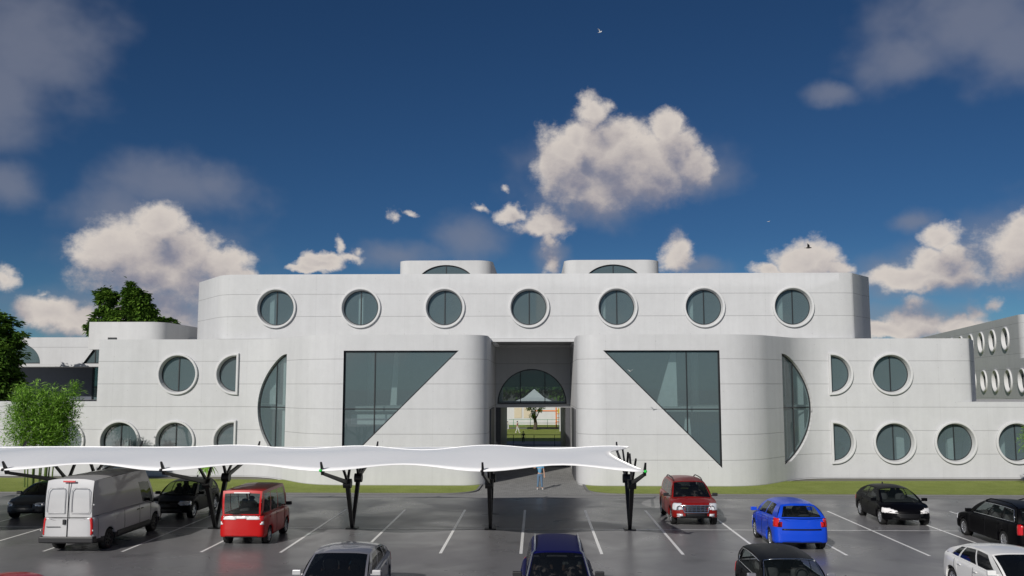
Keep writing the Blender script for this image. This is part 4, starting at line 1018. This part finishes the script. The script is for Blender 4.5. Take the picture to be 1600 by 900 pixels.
# blue hatch --------------------------------------------------------------
hl = 1.95
vehicle('parked_car', 'bright blue hatchback with red tail lights, seen from behind', 'car', 9.55, 35.2, 1,
    hatch(hl, 2.02, 1.70, paint='paint_blue', r=.35, belt=[(-hl, 1.20), (1.0, 1.06), (hl, .86)], top=[(-hl, 1.20), (1.0, 1.10), (1.3, 1.08), (hl, .88)], g=(1.12, .38, -1.40, -1.82), wr=.62, rmargin=(.84, .06, .84), rr=.10, kr=.14,
      side=[(.10, .44), (.48, .80)], glass='car_glass_clear', spokes=10,
      patches=front_set(hl, .6, .8, .5, .5, .68, .4) + [('tail_light', 'lamp_red', lambda x, y, z: x < -hl+.22 and .84 < z < 1.17 and y > .70+.35*(z-.84) - .2*max(0, 1.0-z)), ('bumper_line', 'grille_black', lambda x, y, z: x < -hl+.03 and .76 < z < .79 and y < .7, .004, None, (0,))]))
hl = 2.15
vehicle('parked_car', 'low black coupe with bright white headlights, facing the viewer on the right', 'car', 15.78, 41.1, -1,
    hatch(hl, 2.04, 1.50, paint='paint_black', belt=[(-hl, 1.02), (0, .94), (1.2, .90), (hl, .70)], top=[(-hl, 1.05), (1.2, .95), (1.6, .92), (hl, .72)], g=(1.25, .30, -1.25, -1.95), wr=.64, kf=.40, antenna=1, glass='car_glass_clear',
      side=[(.13, .55), (.60, .82)], mirror='paint_black',
      patches=[('headlight', 'lamp_white', lambda x, y, z: x > hl-.42 and .56 < z < .60+.42*(y-.40) and y > .54 and z < .75), ('grille', 'grille_black', lambda x, y, z: x > hl-.03 and .34 < z < .56 and y < .62-.6*(.56-z), .006, None, (0,))] + rear_set(hl, .7, .9, .5)), None, radians(-2))
hl = 2.6
vehicle('parked_car', 'black estate car with chrome window trim, seen from behind at the right edge', 'car', 18.0, 35.45, 1,
    hatch(hl, 1.96, 1.62, paint='paint_black', belt=[(-hl, 1.04), (1.2, .98), (hl, .80)], top=[(-hl, 1.04), (1.2, 1.02), (1.6, 1.0), (hl, .82)], g=(1.32, .45, -1.95, -2.28), wr=.68, trim=1, rails='paint_black', glass='car_glass_clear',
      side=[(.10, .38), (.41, .68), (.72, .95)], spokes=7, xf=1.65, xr=-1.42,
      patches=front_set(hl, .6, .8, .5, .5, .7, .4) + [('tail_light', 'lamp_red', lambda x, y, z: x < -hl+.20 and .66 < z < 1.02 and y > .78)]))
hl = 2.2
vehicle('parked_car', 'silver grey car mostly out of view beyond the black estate car', 'car', 24.15, 41.6, -1,
    hatch(hl, 1.9, 1.5, paint='paint_silver', patches=front_set(hl, .60, .76, .5, .5, .66, .4) + rear_set(hl, .7, .9, .6)))
# ------------------------------------------------------------------ plants
def leaf_cloud(rng, n, pick, size, aspect, droop=.3, up=.4):
    """n separate leaf blades; pick() gives a centre and an outward direction"""
    mb = MB()
    for _ in range(n):
        c, o_ = pick(); a = rng.uniform(0, 2*pi)
        d = Vector((cos(a), sin(a), rng.uniform(-droop, up))) + o_*.7; d.normalize()
        w = d.cross(Vector((rng.uniform(-.4, .4), rng.uniform(-.4, .4), 1))).normalized()
        L = size*rng.uniform(.6, 1.3); k = L*aspect; mid = c + d*L*.5 + Vector((0, 0, .03*L)); tip = c + d*L - Vector((0, 0, L*droop*.5))
        mb.add([c, mid+w*k, tip, mid-w*k], [(0, 1, 2, 3)])
    return mb
def bamboo(name, label, X, Y, seed, rad, hgt, base_z, n_leaf, n_culm=15):
    rng = random.Random(seed); root = thing(name, label, 'bamboo', (X, Y, .05))
    tips = []
    for k in range(n_culm):
        a = rng.uniform(0, 2*pi); r0 = rng.uniform(.1, .75); x0, y0 = r0*cos(a)*1.35, r0*sin(a)*.8
        out = Vector((x0*rng.uniform(.5, 1.1), y0*rng.uniform(.5, 1.4), 0)); H_ = hgt*rng.uniform(.75, 1.0)
        pts = [Vector((x0, y0, 0)) + out*(t**2)*1.2 + Vector((0, 0, H_*t)) for t in [i/8 for i in range(9)]]
        mb = MB(); rr_ = [.045*(1-.75*i/8) for i in range(9)]; mb.tube(pts, rr_, 7)
        for i in range(1, 8): mb.tube([pts[i]-Vector((0, 0, .012)), pts[i]+Vector((0, 0, .012))], rr_[i]*1.25, 7)
        mb.build('culm', 'culm', root); tips.append(pts)
    # leafy canes: each rises and arches outwards, leaves thick along its upper part
    canes = []
    for k in range(44):
        a = rng.uniform(0, 2*pi); r_ = sqrt(rng.random()); x1, y1 = rad*r_*cos(a), rad*.7*r_*sin(a)
        top_ = hgt*(1-.22*r_*r_)*rng.uniform(.84, 1.03); zb_ = base_z*rng.uniform(.8, 1.25)
        canes.append((Vector((x1*.72, y1*.72, zb_)), Vector((x1*1.02, y1*1.02, top_)), rng.uniform(.26, .42)))
    for dx_ in (1.02, 1.10, 1.16): canes.append((Vector((rad*dx_*.85, .2, base_z*1.1)), Vector((rad*dx_, 0, hgt*.95)), .20))
    def pick():
        c0_, c1_, sp_ = rng.choice(canes); t = rng.random()**.8; p = c0_.lerp(c1_, t); k_ = sp_*(1.15-.75*t**3)
        q_ = p + Vector((rng.gauss(0, k_), rng.gauss(0, k_), rng.gauss(0, .10)))
        return q_, (Vector((q_.x-p.x, q_.y-p.y, 0)).normalized()*.9 + Vector((0, 0, .35)))
    leaf_cloud(rng, n_leaf, pick, .40, .075, .35, .75).build('foliage', 'leaf_bamboo', root, clean=False)
    return root
bamboo('bamboo_clump', 'bright green bamboo clump on the lawn behind the car port, far left', -29.3, 52.6, 3, 1.85, 6.3, 2.0, 17000, 17)
bamboo('bamboo_clump', 'bright green bamboo clump cut off by the right edge', 29.3, 52.4, 8, 1.25, 4.6, 1.9, 9000, 10)
def tree(name, label, X, Y, z0, ztrunk, blobs, seed, n, leaf, size, mat_l, group=None):
    """blobs: (x, y, z, rx, rz) leaf masses relative to the base"""
    rng = random.Random(seed); root = thing(name, label, 'tree', (X, Y, z0), 0, group)
    mb = MB(); mb.tube([(0, 0, 0), (.08, .03, ztrunk*.5), (-.05, 0, ztrunk), (.0, 0, ztrunk*1.45)], [.30, .24, .19, .10], 10)
    for bx, by, bz, r1, r2 in blobs:
        p1 = Vector((bx, by, bz)); p0 = Vector((0, 0, ztrunk*.85)); m_ = p0.lerp(p1, .5)+Vector((0, 0, -.25)); mb.tube([p0, m_, p1], [.12, .07, .025], 7)
    mb.build('trunk', 'bark', root)
    cl = []
    for bx, by, bz, r1, r2 in blobs:
        for _ in range(max(8, int(26*r1*r2))):
            d = Vector((rng.gauss(0, 1), rng.gauss(0, 1), rng.gauss(0, 1))).normalized(); k = rng.uniform(.55, 1.0)
            cl.append((Vector((bx+d.x*r1*k, by+d.y*r1*k, bz+d.z*r2*k)), d))
    def pick():
        c, d = rng.choice(cl); q = Vector((rng.gauss(0, .17), rng.gauss(0, .17), rng.gauss(0, .13))); return c+q, d
    leaf_cloud(rng, n, pick, leaf, .26, .5, .3).build('crown', mat_l, root, clean=False)
    return root
tree('broadleaf_tree', 'tall dark leafy tree at the left edge, behind the bamboo', -40.4, 64.5, 0, 4.5,
     [(0, 0, 9.7, 2.3, 1.7), (-1.6, 0, 8.4, 2.4, 2.0), (1.6, -.6, 8.0, 1.6, 1.4), (.6, -1, 6.5, 2.2, 1.7), (-2, -1, 6.2, 2.2, 1.8), (1.9, 0, 9.1, 1.1, .8), (1.9, -.6, 6.0, 1.3, 1.2)], 4, 26000, .40, 1, 'leaf_dark')
tree('broadleaf_tree', 'leafy tree showing above the rounded roof block', -38.6, 82, 0, 9.0,
     [(-1.5, 0, 13.9, .9, .95), (1.4, 0, 13.6, 1.2, 1.45), (1.1, 0, 14.9, .65, .5), (.3, 0, 12.3, 1.5, .7), (2.3, 0, 12.6, .8, .9), (-1.8, 0, 12.0, .8, .6), (-2.4, 0, 11.2, .5, .6)], 9, 12000, .42, 1, 'leaf_mid')
tree('broadleaf_tree', 'small dark tree top behind the right end of the roof block', -34.3, 82, 0, 8.0,
     [(0, 0, 11.6, .75, .6), (.6, 0, 10.9, .8, .7)], 12, 3000, .36, 1, 'leaf_dark')
def small_palm(X, Y):
    root = thing('small_palm', 'little palm with drooping green leaves and an orange flower beside the van', 'plant', (X, Y, .05)); rng = random.Random(2)
    m2 = MB(); m2.tube([(0, 0, 0), (.03, 0, .5), (0, 0, .95)], [.07, .06, .05], 8); m2.build('trunk', 'beige_panel', root)
    m2 = MB()
    for k in range(15):
        a = 2*pi*k/15; L_ = rng.uniform(.5, .75); pts = [Vector((cos(a)*L_*t, sin(a)*L_*t, .95+.45*t-1.0*t*t)) for t in (0, .3, .6, .85, 1)]
        w_ = Vector((-sin(a), cos(a), 0))*.07; q = [1, 1.3, 1.1, .6, .05]
        m2.add([p+w_*c for p, c in zip(pts, q)] + [p-w_*c for p, c in zip(pts, q)], [(i, i+1, i+6, i+5) for i in range(4)])
    m2.build('frond', 'leaf_bamboo', root, clean=False)
    m2 = MB(); m2.ell((-.42, -.2, .95), (.16, .05, .05)); m2.build('flower', 'orange_paint', root)
small_palm(-20.2, 55.3)
# ------------------------------------------------------------------ people
def skin_mesh(name, chains, m, parent, sub=1):
    """chains: lists of (point, radius); chains share joints by position; grown as one surface"""
    bm = bmesh.new(); lay = bm.verts.layers.skin.verify(); idx = {}
    first = None
    for ch in chains:
        prev = None
        for p, r in ch:
            key = tuple(round(c, 4) for c in p)
            if key not in idx:
                v = bm.verts.new(p); idx[key] = v
                rr_ = r if isinstance(r, tuple) else (r, r); v[lay].radius = rr_
                if first is None: v[lay].use_root = True; first = v
            v = idx[key]
            if prev is not None and prev is not v:
                try: bm.edges.new((prev, v))
                except ValueError: pass
            prev = v
    me = bpy.data.meshes.new(name); bm.to_mesh(me); bm.free(); me.materials.append(M[m])
    o = bpy.data.objects.new(name, me); C.objects.link(o); o.parent = parent
    md = o.modifiers.new('skin', 'SKIN'); md.use_smooth_shade = True
    sb = o.modifiers.new('sub', 'SUBSURF'); sb.levels = sub; sb.render_levels = sub
    return o
def person(label, X, Y, Z, rz, h, J, shirt, trousers, skin='skin', group=None, sleeves=.55, z_hide=None):
    root = thing('person', label, 'person', (X, Y, Z), rz, group)
    j = {k: Vector(v)*h for k, v in J.items()}; s = h
    nose = j['head'] + Vector((0, -.050*s, -.005*s))
    def P_(k, r): return (tuple(j[k]), r*s)
    ch = [[P_('pelvis', .058), P_('waist', .052), P_('chest', .066), P_('neck', .026), P_('chin', .036), P_('head', .050), P_('crown', .036)], [P_('head', .05), (tuple(nose), .006*s)]]
    for L_ in 'lr':
        ch.append([P_('chest', .066), P_('sh'+L_, .033), P_('el'+L_, .023), P_('wr'+L_, .016), P_('pa'+L_, .020)])
        ch.append([P_('pelvis', .058), P_('hip'+L_, .050), P_('kn'+L_, .033), P_('an'+L_, .021), P_('to'+L_, .020)])
        wr_, pa = j['wr'+L_], j['pa'+L_]; d = (pa-wr_).normalized(); side_ = d.cross(Vector((0, 1, .2))).normalized()
        for i, (o_, ln) in enumerate(((-.017, .036), (-.006, .043), (.005, .040), (.015, .032))):
            a = pa + side_*o_*s + d*.010*s; ch.append([P_('pa'+L_, .020), (tuple(a), .0058*s), (tuple(a+d*ln*.5*s+Vector((0, -.003, 0))*s), .0052*s), (tuple(a+d*ln*s+Vector((0, -.009, 0))*s), .0042*s)])
        t0_ = wr_.lerp(pa, .55)+side_*-.018*s; ch.append([P_('pa'+L_, .020), (tuple(t0_), .006*s), (tuple(t0_+d*.022*s+side_*-.014*s), .005*s)])
    skin_mesh('body', ch, skin, root, 1)
    sh = [[(tuple(j['pelvis']+Vector((0, 0, .005*s))), .066*s), P_('waist', .062), P_('chest', .075), (tuple(j['chest'].lerp(j['neck'], .7)), .042*s)]]
    for L_ in 'lr': sh.append([P_('chest', .075), P_('sh'+L_, .044), (tuple(j['sh'+L_].lerp(j['el'+L_], sleeves)), .034*s)])
    skin_mesh('shirt', sh, shirt, root)
    tr_ = [[P_('pelvis', .064), (tuple(j['pelvis'].lerp(j['waist'], .6)), .060*s)]]
    for L_ in 'lr': tr_.append([P_('pelvis', .064), P_('hip'+L_, .057), P_('kn'+L_, .042), (tuple(j['an'+L_].lerp(j['kn'+L_], .08)), .033*s)])
    skin_mesh('trousers', tr_, trousers, root)
    mb = MB(); mb.ell(tuple(j['head']+Vector((0, .012, .022))*s), (.056*s, .062*s, .060*s), 14, 10); mb.build('hair', 'hair', root)
    for L_ in 'lr':
        mb = MB(); mb.ell(tuple(j['an'+L_].lerp(j['to'+L_], .55)+Vector((0, 0, -.012*s))), (.026*s, .075*s, .028*s), 12, 8); mb.build('shoe', 'shoe', root)
    return root
STAND = dict(pelvis=(0, 0, .53), waist=(0, 0, .61), chest=(0, .0, .74), neck=(0, 0, .845), chin=(0, -.012, .885), head=(0, -.004, .935), crown=(0, .004, .965),
    shl=(.112, 0, .805), ell=(.145, .01, .64), wrl=(.155, -.03, .50), pal=(.155, -.045, .455), shr=(-.112, 0, .805), elr=(-.145, .01, .64), wrr=(-.155, -.03, .50), par=(-.155, -.045, .455),
    hipl=(.052, 0, .50), knl=(.060, -.01, .28), anl=(.065, .01, .045), tol=(.075, -.085, .022), hipr=(-.052, 0, .50), knr=(-.060, -.01, .28), anr=(-.065, .01, .045), tor=(-.075, -.085, .022))
wave = dict(STAND); wave.update(elr=(-.215, -.03, .735), wrr=(-.225, -.06, .87), par=(-.215, -.07, .915), anr=(-.085, .015, .045), tor=(-.11, -.07, .022), anl=(.08, -.02, .045), tol=(.10, -.11, .022))
person('person in light blue shirt and jeans, one arm raised, on the paved entrance', .18, 52.15, .01, .15, 1.62, wave, 'cloth_blue', 'denim')
walk = dict(STAND); walk.update(knl=(.05, -.10, .30), anl=(.05, -.14, .06), tol=(.05, -.22, .04), knr=(-.05, .02, .28), anr=(-.05, .16, .08), tor=(-.05, .10, .03), wrl=(.15, .10, .52), pal=(.15, .12, .48), wrr=(-.15, -.14, .54), par=(-.15, -.17, .50))
person('person in dark top and jeans standing by the green fence in the garden', -4.0, 121.3, .02, .4, 1.25, STAND, 'cloth_dark', 'denim')
person('person in pink top walking on the far lawn, seen through the passage', -2.35, 111.0, .02, 1.2, 1.45, walk, 'cloth_pink', 'cloth_white')
person('person in dark clothes standing in shade behind the black railing', -1.35, 92.0, .02, .2, 1.2, STAND, 'cloth_dark', 'cloth_dark')
SIT = dict(STAND); SIT.update(pelvis=(0, .02, .53), waist=(0, .03, .61), knl=(.09, -.24, .50), anl=(.09, -.26, .28), tol=(.09, -.33, .26), knr=(-.09, -.24, .50), anr=(-.09, -.26, .28), tor=(-.09, -.33, .26),
    ell=(.15, -.06, .66), wrl=(.10, -.20, .70), pal=(.09, -.24, .71), elr=(-.15, -.06, .66), wrr=(-.10, -.20, .70), par=(-.09, -.24, .71))
def sitter(cx, cy, H_, side_, label, shirt, dx): return person(label, cx+side_*.38, cy-dx, H_-1.70, 0, 1.62, SIT, shirt, 'cloth_dark')
sitter(.54, 24.3, 1.78, 1, 'driver in a grey top behind the windscreen of the navy car', 'cloth_white', .05)
sitter(.54, 24.3, 1.78, -1, 'passenger in a dark top behind the windscreen of the navy car', 'cloth_dark', .05)
sitter(-5.32, 25.4, 1.52, 1, 'driver in a blue top inside the silver grey hatchback', 'cloth_blue', .05)
sitter(-5.32, 25.4, 1.52, -1, 'passenger in a pale top inside the silver grey hatchback', 'cloth_white', .05)
# ------------------------------------------------------------------ garden seen through the passage
ff = thing('garden_fence', 'low green metal fence on the far lawn beyond the passage', 'fence', (0, 125.6, 0))
for k in range(12):
    x = -12.6 + 2.35*k; m2 = MB(); m2.tube([(x, 0, 0), (x, 0, 1.15)], .035, 6); m2.build('post', 'fence_green', ff)
for z in (.25, .62, 1.1): m2 = MB(); m2.tube([(-12.6, 0, z), (13.3, 0, z)], .025, 5); m2.build('rail', 'fence_green', ff)
rl = thing('railing', 'black metal railing across the rear of the passage', 'railing', (AX, 88, 0))
for k in range(9): x = -8.0+2.0*k; m2 = MB(); m2.tube([(x, 0, 0), (x, 0, 1.1)], .03, 6); m2.build('post', 'black_steel', rl)
for z in (.12, 1.1): m2 = MB(); m2.tube([(-8, 0, z), (8, 0, z)], .028, 6); m2.build('rail', 'black_steel', rl)
gb = thing('garden_building', 'long low white building with beige doors beyond the garden', 'building', (0, 134, 0))
m2 = MB(); m2.box(-26, 26, 0, 8, 0, 2.9); m2.build('wall', 'render_white', gb)
m2 = MB(); m2.box(-26.4, 26.4, -.4, 8.4, 2.9, 3.05); m2.build('roof', 'roof_felt', gb)
for x in (-3.3, -1.9, 5.5): m2 = MB(); m2.box(x, x+1.1, -.06, -.01, 1.0, 2.5); m2.build('shutter', 'beige_panel', gb)
tn = thing('tent', 'white peaked tent standing in the garden behind the passage', 'tent', (-.3, 118.5, 0))
m2 = MB(); m2.add([(-3.6, -3, 3.3), (3.4, -3, 3.3), (3.4, 3, 3.3), (-3.6, 3, 3.3), (0, 0, 5.35), (-1.3, -1.1, 4.25), (1.3, -1.1, 4.25), (1.3, 1.1, 4.25), (-1.3, 1.1, 4.25)],
  [(0, 1, 6, 5), (1, 2, 7, 6), (2, 3, 8, 7), (3, 0, 5, 8), (5, 6, 4), (6, 7, 4), (7, 8, 4), (8, 5, 4)]); o = m2.build('tent_roof', 'tent_fabric', tn)
for x, y in ((-3.5, -2.9), (3.3, -2.9), (3.3, 2.9), (-3.5, 2.9)): m2 = MB(); m2.tube([(x, y, 0), (x, y, 3.3)], .05, 8); m2.build('pole', 'tent_fabric', tn)
pl = thing('play_frame', 'orange and yellow climbing frame on the garden lawn', 'play frame', (1.6, 126.8, 0))
m2 = MB(); m2.tube([(-1.9, 0, 2.25), (1.9, 0, 2.25)], .09, 8); m2.build('beam', 'orange_paint', pl)
for x, y in ((1.15, -.5), (1.15, .5), (2.0, -.5), (2.0, .5)): m2 = MB(); m2.tube([(x, y, 0), (x, y, 2.9)], .08, 8); m2.build('post', 'orange_paint', pl)
for k, z in enumerate((.7, 1.25, 1.8)): m2 = MB(); m2.box(1.1, 2.05, -.55, .55, z, z+.07); m2.build('step', 'orange_paint', pl)
m2 = MB(); m2.box(1.35, 2.05, -.62, -.55, 1.95, 2.6); m2.build('panel', 'yellow_paint', pl, .02)
tree('garden_tree', 'slender multi stemmed tree in the garden, seen through the passage', -.2, 119.5, 0, 1.6, [(-.7, 0, 3.3, .35, .7), (.0, 0, 3.2, .3, .9), (.7, 0, 3.0, .35, .6), (-.35, 0, 1.9, .22, .6)], 21, 900, .22, 1, 'leaf_bamboo')
for k, (x, s_) in enumerate(((-14, 2), (-7, 5), (-1.5, 7), (5, 11), (12, 13))):
    tree('garden_tree', ['dark round tree far left behind the garden building', 'dark broad tree behind the garden building, left of centre', 'dark tree straight behind the white tent', 'dark tree right of the white tent peak', 'dark round tree far right behind the garden building'][k],
         x, 148, 0, 3.5, [(0, 0, 6, 3.3, 3), (1.5, 0, 8, 2.4, 2)], s_, 2600, .8, 1, 'leaf_dark', 'trees behind the garden')
# ------------------------------------------------------------------ birds
def bird(label, X, Y, Z, rz, span, m, flap):
    root = thing('bird', label, 'bird', (X, Y, Z), rz, None)
    mb = MB(); mb.lathe([(0, -.26), (.035, -.22), (.055, -.10), (.06, .02), (.04, .14), (.012, .20), (0, .21)], 10); o = mb.build('body', m, root, clean=False); o.scale = (span,)*3
    for sg in (1, -1):
        mb = MB(); pts = [(sg*.03, -.07, .01), (sg*.26, -.11, flap*.24), (sg*.52, .02, flap*.36), (sg*.25, .05, flap*.22), (sg*.03, .08, .01)]
        mb.add(pts + [(x, y, z-.012) for x, y, z in pts], [(0, 1, 2, 3, 4), (9, 8, 7, 6, 5)] + [(i, (i+1) % 5, 5+(i+1) % 5, 5+i) for i in range(5)]); o = mb.build('wing', m, root, clean=False); o.scale = (span,)*3
    mb = MB(); mb.add([(0, .15, 0), (.05, .32, 0), (-.05, .32, 0), (0, .15, .012), (.05, .32, .012), (-.05, .32, .012)], [(0, 2, 1), (3, 4, 5), (0, 1, 4, 3), (1, 2, 5, 4), (2, 0, 3, 5)]); o = mb.build('tail', m, root, clean=False); o.scale = (span,)*3
bird('white gull high in the dark blue sky above the big cloud', 3.36, 45, 24.19, .9, .42, 'feather_white', .9)
bird('small white gull above the right half of the roof', 19.58, 75, 19.6, 2.0, .45, 'feather_white', .3)
bird('black bird in front of the cloud over the right roof corner', 21.3, 70, 16.6, 1.2, 1.0, 'feather_dark', .8)
bird('tiny dark bird against the big cloud on the left', -24.12, 50, 12.38, .4, .22, 'feather_dark', .5)
bird('white bird flying low in front of the right triangular window', 5.2, 50, 6.7, 2.4, .38, 'feather_white', .7)
